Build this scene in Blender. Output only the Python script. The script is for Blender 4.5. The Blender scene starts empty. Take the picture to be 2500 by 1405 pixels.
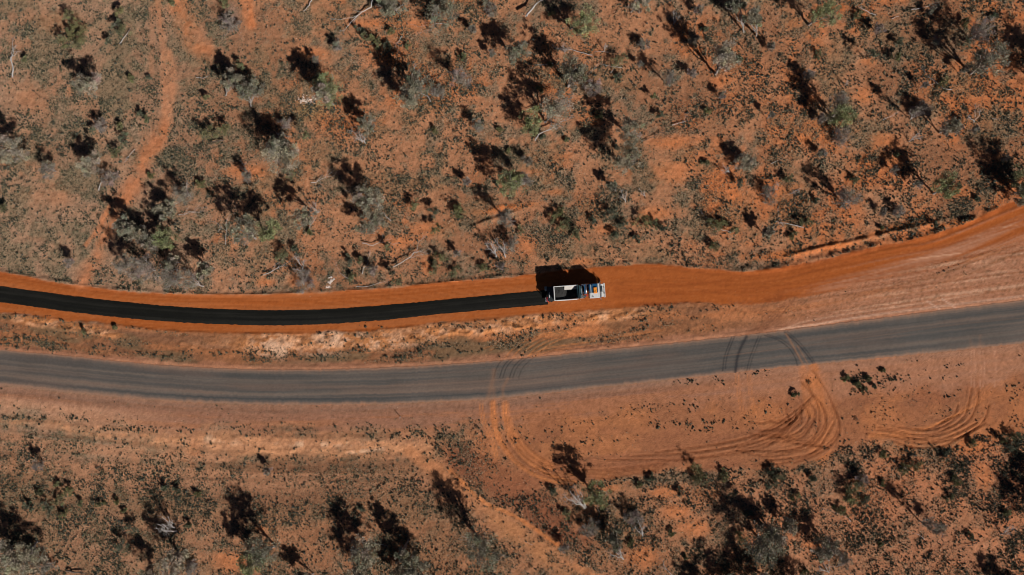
import bpy, math, random
import numpy as np
from mathutils import Vector, Matrix

# ---------------------------------------------------------------- camera, world, sun
scene = bpy.context.scene
PXM = 14.0                      # photograph pixels (2500 wide) per metre on the ground
HC = 119.0                      # drone height
cam_d = bpy.data.cameras.new("drone_camera")
cam_d.lens = 24.0; cam_d.sensor_width = 36.0; cam_d.clip_start = 1.0; cam_d.clip_end = 9000.0
cam = bpy.data.objects.new("drone_camera", cam_d)
scene.collection.objects.link(cam)
cam.location = (0, 0, HC); cam.rotation_euler = (0, 0, 0)
scene.camera = cam

SUN_EL = math.radians(33.7)
SDX, SDY = -0.655, 0.756        # direction on the ground in which shadows fall
KSH = 1.0 / math.tan(SUN_EL)
world = bpy.data.worlds.new("World"); scene.world = world
world.use_nodes = True
wn = world.node_tree.nodes; wl = world.node_tree.links
bgn = wn.get("Background") or wn.new("ShaderNodeBackground")
sky = wn.new("ShaderNodeTexSky"); sky.sky_type = 'NISHITA'; sky.sun_disc = False
sky.air_density = 0.25; sky.dust_density = 0.2; sky.ozone_density = 1.0
sky.sun_elevation = SUN_EL; sky.sun_rotation = math.atan2(-SDX, -SDY)
wl.new(sky.outputs[0], bgn.inputs[0]); bgn.inputs[1].default_value = 0.05
sun_d = bpy.data.lights.new("sun", 'SUN'); sun_d.energy = 5.0; sun_d.angle = math.radians(0.5)
sun_d.color = (1.0, 0.955, 0.90)
sun = bpy.data.objects.new("sun", sun_d); scene.collection.objects.link(sun)
ce = math.cos(SUN_EL)
sun.rotation_euler = Vector((SDX * ce, SDY * ce, -math.sin(SUN_EL))).to_track_quat('-Z', 'Y').to_euler()
sun.location = (40, -50, 60)
vs = scene.view_settings
vs.view_transform = 'Standard'; vs.look = 'None'; vs.gamma = 1.0; vs.exposure = 0.0
vs.use_curve_mapping = False
scene.cycles.pixel_filter_type = 'BLACKMAN_HARRIS'; scene.cycles.filter_width = 1.0

COL = scene.collection
rng = np.random.default_rng(7)
random.seed(11)

# ---------------------------------------------------------------- helpers
def W(px, py): return ((px - 1250) / PXM, (702.5 - py) / PXM)
def s2l(c):
    c = np.asarray(c, float) / 255.0
    return np.where(c <= 0.04045, c / 12.92, ((c + 0.055) / 1.055) ** 2.4)
EXPO = 0.93                      # how bright a horizontal white surface renders
def alb(r, g, b): return s2l((r, g, b)) / EXPO

def _hash(ix, iy, seed):
    h = (ix.astype(np.int64) * 374761393 + iy.astype(np.int64) * 668265263 + seed * 974634777) & 0xFFFFFFFF
    h = ((h ^ (h >> 13)) * 1274126177) & 0xFFFFFFFF
    h = (h ^ (h >> 16)) & 0xFFFFFF
    return h / float(0xFFFFFF)
def vn(x, y, seed=0):
    x = np.asarray(x, float); y = np.asarray(y, float)
    ix = np.floor(x); iy = np.floor(y); fx = x - ix; fy = y - iy
    fx = fx * fx * (3 - 2 * fx); fy = fy * fy * (3 - 2 * fy)
    ix = ix.astype(np.int64); iy = iy.astype(np.int64)
    a = _hash(ix, iy, seed); b = _hash(ix + 1, iy, seed); c = _hash(ix, iy + 1, seed); d = _hash(ix + 1, iy + 1, seed)
    return (a * (1 - fx) + b * fx) * (1 - fy) + (c * (1 - fx) + d * fx) * fy
def fbm(x, y, octv=4, seed=0, gain=0.5):
    s = 0; a = 1.0; t = 0
    for i in range(octv):
        s = s + a * vn(x * 2 ** i + 17.3 * i, y * 2 ** i - 9.1 * i, seed + i * 31); t += a; a *= gain
    return s / t
def sst(e0, e1, v):
    t = np.clip((v - e0) / (e1 - e0), 0, 1); return t * t * (3 - 2 * t)
def curve(pts):
    pts = np.array(pts, float); n = len(pts); X = []; Y = []
    for i in range(n - 1):
        p1, p2 = pts[i], pts[i + 1]
        p0 = pts[i - 1] if i > 0 else 2 * p1 - p2
        p3 = pts[i + 2] if i + 2 < n else 2 * p2 - p1
        m1 = (p2[1] - p0[1]) / (p2[0] - p0[0]); m2 = (p3[1] - p1[1]) / (p3[0] - p1[0]); h = p2[0] - p1[0]
        t = np.linspace(0, 1, 12, endpoint=False)
        X.append(p1[0] + t * h)
        Y.append((2*t**3-3*t**2+1)*p1[1] + (t**3-2*t**2+t)*h*m1 + (-2*t**3+3*t**2)*p2[1] + (t**3-t**2)*h*m2)
    X = np.concatenate(X + [[pts[-1, 0]]]); Y = np.concatenate(Y + [[pts[-1, 1]]])
    s0 = (Y[1] - Y[0]) / (X[1] - X[0]); s1 = (Y[-1] - Y[-2]) / (X[-1] - X[-2])
    X = np.concatenate([[X[0] - 60000], X, [X[-1] + 60000]]); Y = np.concatenate([[Y[0] - 60000 * s0 * .3], Y, [Y[-1] + 60000 * s1 * .3]])
    return lambda x: np.interp(x, X, Y)

def tag(o, label=None, cat=None, group=None, kind=None):
    if label: o["label"] = label
    if cat: o["category"] = cat
    if group: o["group"] = group
    if kind: o["kind"] = kind
    return o
def empty(name, loc, rz=0):
    o = bpy.data.objects.new(name, None); o.empty_display_size = 0.3
    o.location = loc; o.rotation_euler = (0, 0, rz); COL.objects.link(o); return o
def mesh_np(name, V, F, mat, smooth=False, col=None):
    """V (n,3); F (m,3) or (m,4) int array"""
    V = np.asarray(V, np.float32); F = np.asarray(F, np.int32)
    me = bpy.data.meshes.new(name); k = F.shape[1]
    me.vertices.add(len(V)); me.vertices.foreach_set("co", V.ravel())
    me.loops.add(F.size); me.loops.foreach_set("vertex_index", F.ravel())
    me.polygons.add(len(F)); me.polygons.foreach_set("loop_start", np.arange(0, F.size, k, dtype=np.int32))
    me.polygons.foreach_set("use_smooth", np.full(len(F), smooth))
    me.update(calc_edges=True)
    if col is not None:
        at = me.color_attributes.new("tint", 'FLOAT_COLOR', 'POINT')
        c = np.ones((len(V), 4), np.float32); c[:, :np.shape(col)[-1]] = col; at.data.foreach_set("color", c.ravel())
    if mat: me.materials.append(mat)
    return me
def link(name, me, parent=None, loc=None):
    o = bpy.data.objects.new(name, me); COL.objects.link(o)
    if parent: o.parent = parent
    if loc is not None: o.location = loc
    return o

# ---------------------------------------------------------------- materials
def mat_base(name, rough=0.9, spec=0.2):
    m = bpy.data.materials.new(name); m.use_nodes = True
    b = m.node_tree.nodes["Principled BSDF"]; b.inputs["Roughness"].default_value = rough
    b.inputs["Specular IOR Level"].default_value = spec
    return m, m.node_tree.nodes, m.node_tree.links, b
def mat_attr(name, nscale=6.0, lo=0.75, hi=1.25, bump=0.0, bscale=8.0, rough=0.95, spec=0.1, flecks=False):
    m, n, l, b = mat_base(name, rough, spec)
    at = n.new("ShaderNodeAttribute"); at.attribute_name = "tint"
    geo = n.new("ShaderNodeNewGeometry")
    nz = n.new("ShaderNodeTexNoise"); nz.inputs["Scale"].default_value = nscale; nz.inputs["Detail"].default_value = 6
    nz.inputs["Roughness"].default_value = 0.7
    l.new(geo.outputs["Position"], nz.inputs["Vector"])
    mr = n.new("ShaderNodeMapRange"); mr.inputs["From Min"].default_value = 0.3; mr.inputs["From Max"].default_value = 0.7
    mr.inputs["To Min"].default_value = lo; mr.inputs["To Max"].default_value = hi
    l.new(nz.outputs["Fac"], mr.inputs["Value"])
    vm = n.new("ShaderNodeVectorMath"); vm.operation = 'SCALE'
    l.new(at.outputs["Color"], vm.inputs[0]); l.new(mr.outputs["Result"], vm.inputs["Scale"])
    out = vm.outputs[0]
    if flecks:       # dead leaves, straw and seedlings lying on the soil; how much of it comes from the alpha of the tint
        for sc_, lo_, hi_, cc_, k_ in ((3.6, .555, .60, (.050, .045, .030), .80), (6.5, .57, .62, (.030, .024, .016), .75), (5.0, .585, .63, (.40, .30, .20), .55)):
            fn_ = n.new("ShaderNodeTexNoise"); fn_.inputs["Scale"].default_value = sc_; fn_.inputs["Detail"].default_value = 2.5
            off_ = n.new("ShaderNodeVectorMath"); off_.operation = 'ADD'; off_.inputs[1].default_value = (sc_ * 13, sc_ * 7, 0)
            l.new(geo.outputs["Position"], off_.inputs[0]); l.new(off_.outputs[0], fn_.inputs["Vector"])
            m1 = n.new("ShaderNodeMapRange"); m1.inputs["From Min"].default_value = lo_; m1.inputs["From Max"].default_value = hi_; m1.inputs["To Max"].default_value = k_
            l.new(fn_.outputs["Fac"], m1.inputs["Value"])
            m2 = n.new("ShaderNodeMath"); m2.operation = 'MULTIPLY'; l.new(m1.outputs["Result"], m2.inputs[0]); l.new(at.outputs["Alpha"], m2.inputs[1])
            mx = n.new("ShaderNodeMix"); mx.data_type = 'RGBA'; l.new(m2.outputs[0], mx.inputs["Factor"]); l.new(out, mx.inputs["A"]); mx.inputs["B"].default_value = (*cc_, 1)
            out = mx.outputs["Result"]
    l.new(out, b.inputs["Base Color"])
    if bump > 0:
        bn = n.new("ShaderNodeTexNoise"); bn.inputs["Scale"].default_value = bscale; bn.inputs["Detail"].default_value = 5
        l.new(geo.outputs["Position"], bn.inputs["Vector"])
        bp = n.new("ShaderNodeBump"); bp.inputs["Strength"].default_value = 1.0; bp.inputs["Distance"].default_value = bump
        l.new(bn.outputs["Fac"], bp.inputs["Height"]); l.new(bp.outputs["Normal"], b.inputs["Normal"])
    return m
def mat_plain(name, c, rough=0.5, metal=0.0, spec=0.5, var=0.12, scale=3.0, bump=0.0):
    m, n, l, b = mat_base(name, rough, spec); b.inputs["Metallic"].default_value = metal
    tc = n.new("ShaderNodeTexCoord"); nz = n.new("ShaderNodeTexNoise")
    nz.inputs["Scale"].default_value = scale; nz.inputs["Detail"].default_value = 5
    l.new(tc.outputs["Object"], nz.inputs["Vector"])
    mx = n.new("ShaderNodeMix"); mx.data_type = 'RGBA'
    c = np.array(c, float)
    mx.inputs["A"].default_value = (*np.clip(c * (1 - var), 0, 1), 1); mx.inputs["B"].default_value = (*np.clip(c * (1 + var), 0, 1), 1)
    l.new(nz.outputs["Fac"], mx.inputs["Factor"]); l.new(mx.outputs["Result"], b.inputs["Base Color"])
    if bump > 0:
        bp = n.new("ShaderNodeBump"); bp.inputs["Distance"].default_value = bump
        l.new(nz.outputs["Fac"], bp.inputs["Height"]); l.new(bp.outputs["Normal"], b.inputs["Normal"])
    return m

M_SOIL = mat_attr("red_soil", 8.0, 0.70, 1.30, bump=0.08, bscale=6.0, flecks=True)
M_GRADED = mat_attr("graded_red_earth", 8.0, 0.86, 1.14, bump=0.02, bscale=6.0)
M_ROAD = mat_attr("old_bitumen", 9.0, 0.82, 1.18, bump=0.015, bscale=14.0, rough=0.85)
M_SEAL = mat_attr("fresh_bitumen", 8.0, 0.80, 1.25, bump=0.008, bscale=14.0, rough=0.85, spec=0.08)
M_LEAF = mat_attr("foliage", 3.0, 0.85, 1.15, rough=0.75, spec=0.25)
M_BARK = mat_attr("grey_bark", 5.0, 0.8, 1.2, rough=0.9)
M_STONE = mat_attr("stone", 6.0, 0.8, 1.2, rough=0.9)

# ---------------------------------------------------------------- ground layout curves (pixel coordinates of the survey)
f_n = curve([(0,663),(200,698),(330,712),(560,720),(780,714),(960,702),(1130,686),(1290,672),(1400,658),(1550,645),(1700,655),(1800,662),(1900,655),(2000,634),(2150,600),(2280,572),(2400,525),(2500,482)])
f_s = curve([(0,765),(200,785),(400,806),(560,812),(800,812),(1000,797),(1200,778),(1400,762),(1560,748),(1700,740),(1850,740),(2000,716),(2150,680),(2300,640),(2500,590)])
seal_t = curve([(0,699),(200,726),(400,747),(600,757),(750,757),(900,749),(1100,731),(1338,708)])
seal_b = curve([(0,738),(200,765),(400,785),(600,794),(730,794),(900,785),(1100,765),(1338,744)])
road_t = curve([(0,855),(150,868),(370,890),(620,902),(830,902),(1100,890),(1250,878),(1500,852),(1660,836),(1850,815),(2100,783),(2300,758),(2500,733)])
road_b = curve([(0,940),(200,961),(400,978),(600,987),(800,988),(1000,984),(1200,974),(1400,953),(1660,925),(1900,898),(2100,879),(2300,859),(2500,838)])
bush_n = curve([(0,1062),(150,1092),(300,1120),(500,1135),(700,1122),(900,1135),(1050,1180),(1200,1220),(1330,1190),(1500,1172),(1700,1148),(1880,1150),(2000,1128),(2060,1085),(2200,1085),(2300,1100),(2400,1068),(2500,1060)])

# ---------------------------------------------------------------- ground grid
STEP = 0.255
xi = np.arange(-100.98, 101, STEP); yi = np.arange(-59.07, 59.2, STEP)
def ext(a):
    o = []; d = 1.0; v = a[-1]
    while v < 4200: v += d; d *= 1.5; o.append(v)
    o = np.array(o); return np.concatenate([-o[::-1], a, o])
xs = ext(xi); ys = ext(yi)
GX, GY = np.meshgrid(xs, ys)                      # rows = y
PX = 1250 + GX * PXM; PY = 702.5 - GY * PXM
ny, nx = GX.shape

fn, fs, rt, rb, st_, sb_, bn_ = f_n(PX), f_s(PX), road_t(PX), road_b(PX), seal_t(PX), seal_b(PX), bush_n(PX)
wob = (fbm(GX * .25, GY * .25, 4, 5) - .5)
wob2 = (fbm(GX * 1.2, GY * 1.2, 3, 15) - .5)
n_big = fbm(GX * .035, GY * .035, 4, 1)
n_mid = fbm(GX * .14, GY * .14, 4, 2)
n_sml = fbm(GX * .7, GY * .7, 3, 3)
n_fin = vn(GX * 2.6, GY * 2.6, 4); n_fin2 = vn(GX * 5, GY * 5, 44)
vv = PY - rt                                      # across the roads, px
streak = fbm(GX * .05, vv / PXM * 2.2, 4, 21)
streak2 = fbm(GX * .03, vv / PXM * 5.0, 3, 25)
streakF = fbm(GX * .05, (PY - fn) / PXM * 1.6, 4, 22)
right = sst(1500, 2100, PX); left = 1 - sst(300, 800, PX)

def blob(cx, cy, rx, ry=None, soft=.5, rot=0):
    ry = ry or rx; c, s = math.cos(rot), math.sin(rot)
    dx = (PX - cx) * c + (PY - cy) * s; dy = -(PX - cx) * s + (PY - cy) * c
    d = np.sqrt((dx / rx) ** 2 + (dy / ry) ** 2) + wob * .9 + wob2 * .3
    return 1 - sst(1 - soft, 1 + soft * .4, d)

def dist_line(poly, hw):
    """distance (px) to a polyline, computed only near it"""
    out = np.full(PX.shape, 1e6)
    P = np.array(poly, float)
    # smooth resample
    Q = [P[0]]
    for i in range(len(P) - 1):
        p0 = P[i-1] if i > 0 else 2*P[i]-P[i+1]; p1 = P[i]; p2 = P[i+1]; p3 = P[i+2] if i+2 < len(P) else 2*P[i+1]-P[i]
        for t in (0.25, .5, .75, 1.0):
            Q.append(.5*((2*p1)+(-p0+p2)*t+(2*p0-5*p1+4*p2-p3)*t*t+(-p0+3*p1-3*p2+p3)*t**3))
    for a, b in zip(Q[:-1], Q[1:]):
        x0, x1 = min(a[0], b[0]) - hw, max(a[0], b[0]) + hw; y0, y1 = min(a[1], b[1]) - hw, max(a[1], b[1]) + hw
        c0 = np.searchsorted(xs, (x0 - 1250) / PXM); c1 = np.searchsorted(xs, (x1 - 1250) / PXM) + 1
        r0 = np.searchsorted(ys, (702.5 - y1) / PXM); r1 = np.searchsorted(ys, (702.5 - y0) / PXM) + 1
        sx = PX[r0:r1, c0:c1] - a[0]; sy = PY[r0:r1, c0:c1] - a[1]
        dx, dy = b - a; L2 = dx*dx + dy*dy + 1e-9
        t = np.clip((sx * dx + sy * dy) / L2, 0, 1)
        d = np.hypot(sx - t * dx, sy - t * dy)
        out[r0:r1, c0:c1] = np.minimum(out[r0:r1, c0:c1], d)
    return out

# ---------- zone masks
F = sst(-3, 3, PY - fn + wob * 10 + wob2 * 5) * sst(-3, 3, fs - PY + wob * 14 + wob2 * 6)          # graded formation
pinkR = sst(0, 1, (PY - (fs - 70 * sst(1750, 2300, PX))) / (40 + 60 * sst(1700, 2300, PX)) + (streakF - .5) * 2.2) * sst(1650, 2050, PX) * (PY < rt + 20)
south_sh = sst(-4, 4, PY - rb) * (1 - sst(40, 85, PY - rb + wob * 60 - 25 * sst(1600, 2200, PX)))
mid = (PY > fs) * (PY < rt) * 1.0
shN = sst(-22, -6, PY - rt + wob * 22) * (PY < rt + 6)
turn = sst(0, 30, PY - rb) * sst(-6, 14, bn_ - PY + wob * 26) * sst(1130, 1330, PX + wob * 160)
midS = (PY > rb) * (1 - sst(-10, 20, PY - bn_ + wob * 30)) * (1 - sst(1000, 1250, PX))              # pale cut bank zone, south-west

# ---------- colour
def C(r, g, b): return alb(r, g, b)[None, None, :]
def mix(a, b, f): return a * (1 - f[..., None]) + b * f[..., None]
c_or = C(190, 113, 68); c_or2 = C(176, 122, 88); c_tan = C(170, 130, 104); c_brown = C(144, 98, 70); c_grey = C(140, 120, 98)
col = mix(c_or2 * np.ones(PX.shape + (1,)), c_or, sst(.42, .62, n_mid * .6 + right * .16 + n_big * .2))
col = mix(col, c_tan, np.clip(sst(.5, .72, n_big * .5 + n_sml * .35 + left * .22) * (1 - .7 * right), 0, 1) * .75)
col = mix(col, c_brown, sst(.50, .70, fbm(GX * .09 + 40, GY * .09, 4, 9)) * (.55 + .25 * right))
litter = sst(.50, .66, fbm(GX * .22 + 11, GY * .3, 4, 12) * .6 + n_sml * .4)
col = mix(col, c_grey, litter * (.60 - .18 * right))
herb = sst(.50, .62, fbm(GX * .16 + 31, GY * .22, 4, 13) * .7 + n_sml * .3)
col = mix(col, C(112, 102, 76), herb * (.34 + .30 * left))
col = mix(col, C(146, 124, 102), (left + .5 * sst(900, 300, PX) if False else left) * .38)
fleck = sst(.54, .72, vn(GX * 3.1 + 5, GY * 3.1, 14) * .6 + vn(GX * 4.9, GY * 4.9 + 7, 16) * .4)
col = mix(col, C(78, 66, 50), fleck * (.25 + .45 * np.maximum(litter, herb)))
col = col * (.95 + .06 * left)[..., None]
# south field a little browner
southf = sst(-20, 60, PY - bn_)
col = mix(col, C(150, 102, 72), southf * .5 * (1 - right * .8))
col = mix(col, C(178, 120, 88), southf * right * .55)
col = mix(col, C(128, 96, 70), sst(1120, 1150, PY) * (1 - sst(1230, 1300, PY + wob * 60)) * (1 - sst(950, 1100, PX)) * .55)
col = mix(col, C(128, 74, 50), np.clip(blob(1230, 1190, 150, 60, .6, .5) + blob(1340, 1270, 110, 50, .6, .6) + blob(1180, 1140, 120, 40, .6, .4), 0, 1) * .8)
col = mix(col, C(136, 92, 68), blob(720, 1190, 330, 60, .6, 0) * .55)
col = mix(col, C(140, 100, 76), blob(350, 1170, 300, 40, .6, .06) * .6)
swm = sst(1000, 1030, PY) * (1 - sst(1160, 1230, PY + wob * 50)) * (1 - sst(950, 1120, PX))
swb = fbm(GX * .03, (PY - rb) / PXM * .9, 4, 57)
col = mix(col, C(176, 126, 94), swm * sst(.50, .64, swb) * .7); col = mix(col, C(118, 84, 62), swm * sst(.5, .66, 1 - swb) * .6)
# mid strip between the seal and the old road
mcol = mix(C(142, 94, 64) * np.ones(PX.shape + (1,)), C(176, 112, 72), sst(.42, .66, fbm(GX * .1, vv / PXM * .6, 4, 31)) * (.5 + .5 * sst(900, 1300, PX)))
mcol = mix(mcol, C(128, 88, 64), sst(.45, .7, fbm(GX * .12 + 9, vv / PXM * .8, 4, 33)) * (1 - sst(1500, 1800, PX) * .4))
col = mix(col, mcol, mid)
bank = blob(720, 835, 230, 26, .7, 0) + blob(980, 820, 220, 24, .7, -.06) + blob(1230, 795, 190, 20, .7, -.1) + blob(1500, 770, 130, 17, .7, -.12) \
     + blob(130, 790, 110, 14, .7, .13) + blob(250, 812, 60, 9, .7, .2)
bank = np.clip(bank, 0, 1) * mid
col = mix(col, C(200, 132, 82), bank * (.5 + .5 * n_sml))
rub = sst(.46, .60, fbm(GX * .5 + 3, GY * .9, 4, 34))
col = mix(col, C(214, 160, 122), bank * rub * .75)
col = mix(col, C(120, 76, 48), bank * sst(.56, .66, fbm(GX * .8, GY * 1.4, 3, 35)) * .7)
col = mix(col, C(112, 90, 66), mid * sst(.5, .62, fbm(GX * .10 + 4, vv / PXM * .5, 4, 36)) * (1 - sst(1300, 1600, PX)) * .8 * (1 - bank))
white = np.clip(blob(672, 845, 70, 30, .9, .3) + blob(840, 826, 110, 26, .9, 0) * .9 + blob(760, 860, 90, 14, .9, 0) * .6 + blob(960, 838, 80, 12, .9, 0) * .6 + blob(1190, 798, 90, 10, .9, -.1) * .4, 0, 1) * sst(.40, .56, fbm(GX * .9, GY * 1.1, 3, 37))
col = mix(col, C(220, 180, 150), white * .7)
# north-side orange bank along the formation at the right
bankN = np.clip(blob(1890, 625, 90, 14, .8, -.08) + blob(2050, 600, 80, 12, .8, -.2) + blob(2180, 560, 90, 9, .8, -.24) + blob(1350, 505, 0.1) + blob(1240, 508, 85, 10, .8, -.15) + blob(2330, 545, 60, 9, .8, -.2), 0, 1)
col = mix(col, C(196, 112, 60), bankN * .8)
# south-west pale cut
cutS = np.clip(blob(330, 1056, 170, 20, 1, .06) * .8 + blob(560, 1080, 250, 32, 1, .04) + blob(820, 1088, 220, 32, 1, 0) + blob(100, 1034, 130, 14, 1, .1) * .7 + blob(950, 1092, 120, 16, 1, .05) * .7, 0, 1)
col = mix(col, C(198, 140, 100), cutS * (.35 + .6 * sst(.35, .65, fbm(GX * .5, GY * 1.4, 4, 41))))
white2 = np.clip(blob(500, 1070, 90, 12, .9, .1) + blob(760, 1085, 110, 8, .9, 0) + blob(900, 1100, 60, 5, .9, -.1), 0, 1) * sst(.45, .6, n_sml)
col = mix(col, C(226, 184, 150), white2 * .6)
# turnaround
tcol = mix(C(152, 97, 66) * np.ones(PX.shape + (1,)), C(170, 108, 70), sst(.4, .65, n_mid))
tcol = mix(tcol, C(140, 88, 62), sst(.5, .72, fbm(GX * .08 + 70, vv / PXM * .35, 4, 51)) * .7)
col = mix(col, tcol, turn * .9)
# formation
fcol = mix(C(150, 78, 34) * np.ones(PX.shape + (1,)), C(164, 90, 44), streakF)
fcol = mix(fcol, C(128, 62, 28), sst(.55, .75, streakF) * .5 * sst(1400, 1900, PX) + .5 * (1 - sst(4, 26, PY - fn + streakF * 14)))
fcol = mix(fcol, C(158, 92, 52), (1 - sst(1300, 1500, PX)) * sst(.5, .7, streakF) * .7)
fcol = mix(fcol, C(112, 58, 34), np.clip(blob(1880, 745, 60, 26, .8, -.6) + .8 * blob(1620, 742, 110, 5, .7, -.03) + .6 * blob(2240, 682, 60, 12, .8, -.2) + .6 * blob(2050, 625, 180, 8, .8, -.22), 0, 1) * .6)
clod = vn(GX * 2.2, GY * 4.5, 38) * .5 + vn(GX * 4.4, GY * 4.4, 39) * .5
fcol = mix(fcol, C(176, 104, 58), sst(.62, .8, clod) * .35); fcol = mix(fcol, C(116, 58, 26), sst(.62, .82, 1 - clod) * .35)
col = mix(col, fcol, F)
pcol = mix(C(168, 116, 88) * np.ones(PX.shape + (1,)), C(148, 96, 68), sst(.40, .66, streak2) * .8)
pcol = mix(pcol, C(200, 154, 124), sst(.56, .74, streak) * .8 * sst(1850, 2200, PX))
edgepink = pinkR * sst(-12, 12, PY - fn)
col = mix(col, pcol, edgepink * (.5 + .45 * sst(1750, 2150, PX)))
fleck2 = sst(.58, .74, vn(GX * 3.4 + 15, GY * 3.4, 114) * .5 + vn(GX * 4.9, GY * 4.9 + 17, 116) * .5)
col = mix(col, C(92, 68, 48), fleck2 * mid * .5)
col = mix(col, mix(C(150, 102, 78) * np.ones(PX.shape + (1,)), C(176, 122, 92), n_sml), shN * .8)
scol = mix(C(160, 106, 76) * np.ones(PX.shape + (1,)), C(148, 104, 82), sst(.4, .6, streak))
scol = mix(scol, C(196, 146, 114), (1 - sst(150, 520, PX)) * sst(20, 40, PY - rb) * .7)
scol = mix(scol, C(142, 108, 90), (1 - sst(10, 24, PY - rb)) * .7)
scol = mix(scol, C(120, 88, 72), sst(14, 19, PY - rb) * (1 - sst(19, 28, PY - rb)) * .5 * (1 - right))
scol = mix(scol, C(170, 120, 92), right * .6)
col = mix(col, scol, south_sh * .92)
col = mix(col, C(118, 78, 54), fleck2 * (south_sh + turn * .8).clip(0, 1) * .35)

# ---------- bare tracks and patches
bare = np.zeros(PX.shape)
def path(poly, hw, cr, k=.8, soft=.5):
    global col, bare
    d = dist_line(poly, hw * 2.2) + wob * hw * 1.0 + wob2 * hw * .6
    f = (1 - sst(hw * (1 - soft), hw * (1 + soft), d)) * k * np.clip(.68 + .5 * sst(.3, .62, fbm(GX * .6, GY * .6, 3, 55)), 0, 1.05)
    col = mix(col, cr, f); bare = np.maximum(bare, f / k)
OR = C(200, 120, 74); OR2 = C(186, 126, 90)
path([(385,-60),(388,20),(396,90),(400,160),(404,230),(400,300)], 8, OR2, .7, .9)
path([(412,130),(420,190),(418,250),(405,320),(392,360)], 10, OR2, .75, .9)
path([(372,-60),(372,60),(370,180)], 6, OR2, .3, .9)
path([(440,20),(460,60),(476,100),(500,125)], 26, OR, .55, .8)
path([(598,-20),(604,20),(612,60)], 13, OR, .7)
path([(398,320),(372,360),(350,400),(338,440),(310,478)], 21, C(186, 116, 76), .75, .8)
path([(300,490),(275,545),(248,590),(232,640),(205,690)], 17, C(184, 118, 80), .8, .9)
path([(270,500),(240,560),(210,600)], 6, OR, .5)
path([(1000,1105),(1060,1140),(1130,1200),(1180,1240),(1250,1285),(1340,1345),(1470,1425)], 15, C(184, 122, 82), .72, .8)
path([(1200,1262),(1290,1325),(1390,1415)], 10, C(184, 122, 82), .65, .8)
path([(1080,1165),(1160,1240),(1220,1300)], 16, C(172, 116, 80), .5, .8)
path([(1210,1260),(1290,1325),(1400,1420)], 22, C(168, 116, 78), .6, .8)
path([(1100,1150),(1180,1225),(1260,1262),(1360,1330)], 5, C(200, 122, 70), .7, .8)
for cx, cy, rx, ry in ((2110,232,36,30),(2165,340,42,24),(2190,395,26,14),(2120,150,22,12),(1760,200,30,14),(1640,345,60,20),(1600,520,50,18),(1480,560,30,14),
                       (1350,470,50,14),(1050,560,70,26),(980,590,40,22),(1290,600,30,34),(1420,640,40,12),(760,130,60,20),(1010,60,60,16),(1640,420,80,30),(1800,480,60,26),
                       (650,690,34,14),(720,690,20,16),(1040,650,26,30),(900,60,50,12),(1300,420,40,16),(2350,470,40,16),(1900,470,40,20),(1960,340,30,14),(150,60,70,30),(80,240,70,40),
                       (120,480,60,26),(600,420,60,20),(1120,690,60,10),(1980,1330,30,12),(1560,1360,60,34),(1700,1290,50,26),(2400,1170,30,44),(2370,1090,60,20),(2010,1110,30,30),(560,1370,60,30),
                       (640,1290,26,10),(1620,1200,50,20),(1480,1190,40,14),(1650,1250,40,20),(1370,700,30,10),(2210,650,30,8)):
    b_ = blob(cx, cy, rx, ry, .8) * (PY < fn) + blob(cx, cy, rx, ry, .8) * (PY > bn_ - 10)
    kb = .28 if cx < 500 else .7
    col = mix(col, C(200, 120, 72), b_ * kb * (.5 + .7 * n_sml)); bare = np.maximum(bare, b_ * .8)
olive = np.clip(blob(760, 272, 42, 26, .8) + blob(515, 320, 40, 24, .8) + blob(1310, 770, .1), 0, 1)
col = mix(col, C(134, 112, 76), olive * .7)
bar_n = np.clip(blob(560, 45, 26, 34, .8) * .8, 0, 1); col = mix(col, C(128, 118, 110), bar_n * .6)

# ---------- heights
H = np.zeros(PX.shape)
rough = 1 - np.clip(F + south_sh * .8 + edgepink, 0, 1)
rough = np.where((PY > rt - 8) & (PY < rb + 8), 0, rough)
rough = np.where((PY > fn + 8) & (PY < fs - 6), .12, rough)
rough *= (1 - .6 * turn)
H += rough * ((n_mid - .5) * .25 + (n_sml - .5) * .12 + (n_fin - .5) * .13 + (n_fin2 - .5) * .06)
H += (1 - rough) * ((streak - .5) * .04 + (n_fin - .5) * .012)
H += edgepink * (streak2 - .5) * .04
H += F * (streakF - .5) * .07 * (1 - (PY > st_ - 3) * (PY < sb_ + 3) * (PX < 1345))
ebank = np.clip(bank + cutS + bankN, 0, 1)
rid = 1 - np.abs(fbm(GX * .55, GY * .9, 4, 61) * 2 - 1)
rid2 = 1 - np.abs(fbm(GX * 1.3, GY * 1.9, 3, 63) * 2 - 1)
H += (ebank * (1 - .6 * cutS)) * ((rid - .6) * .22 + (rid2 - .6) * .34)
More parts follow.
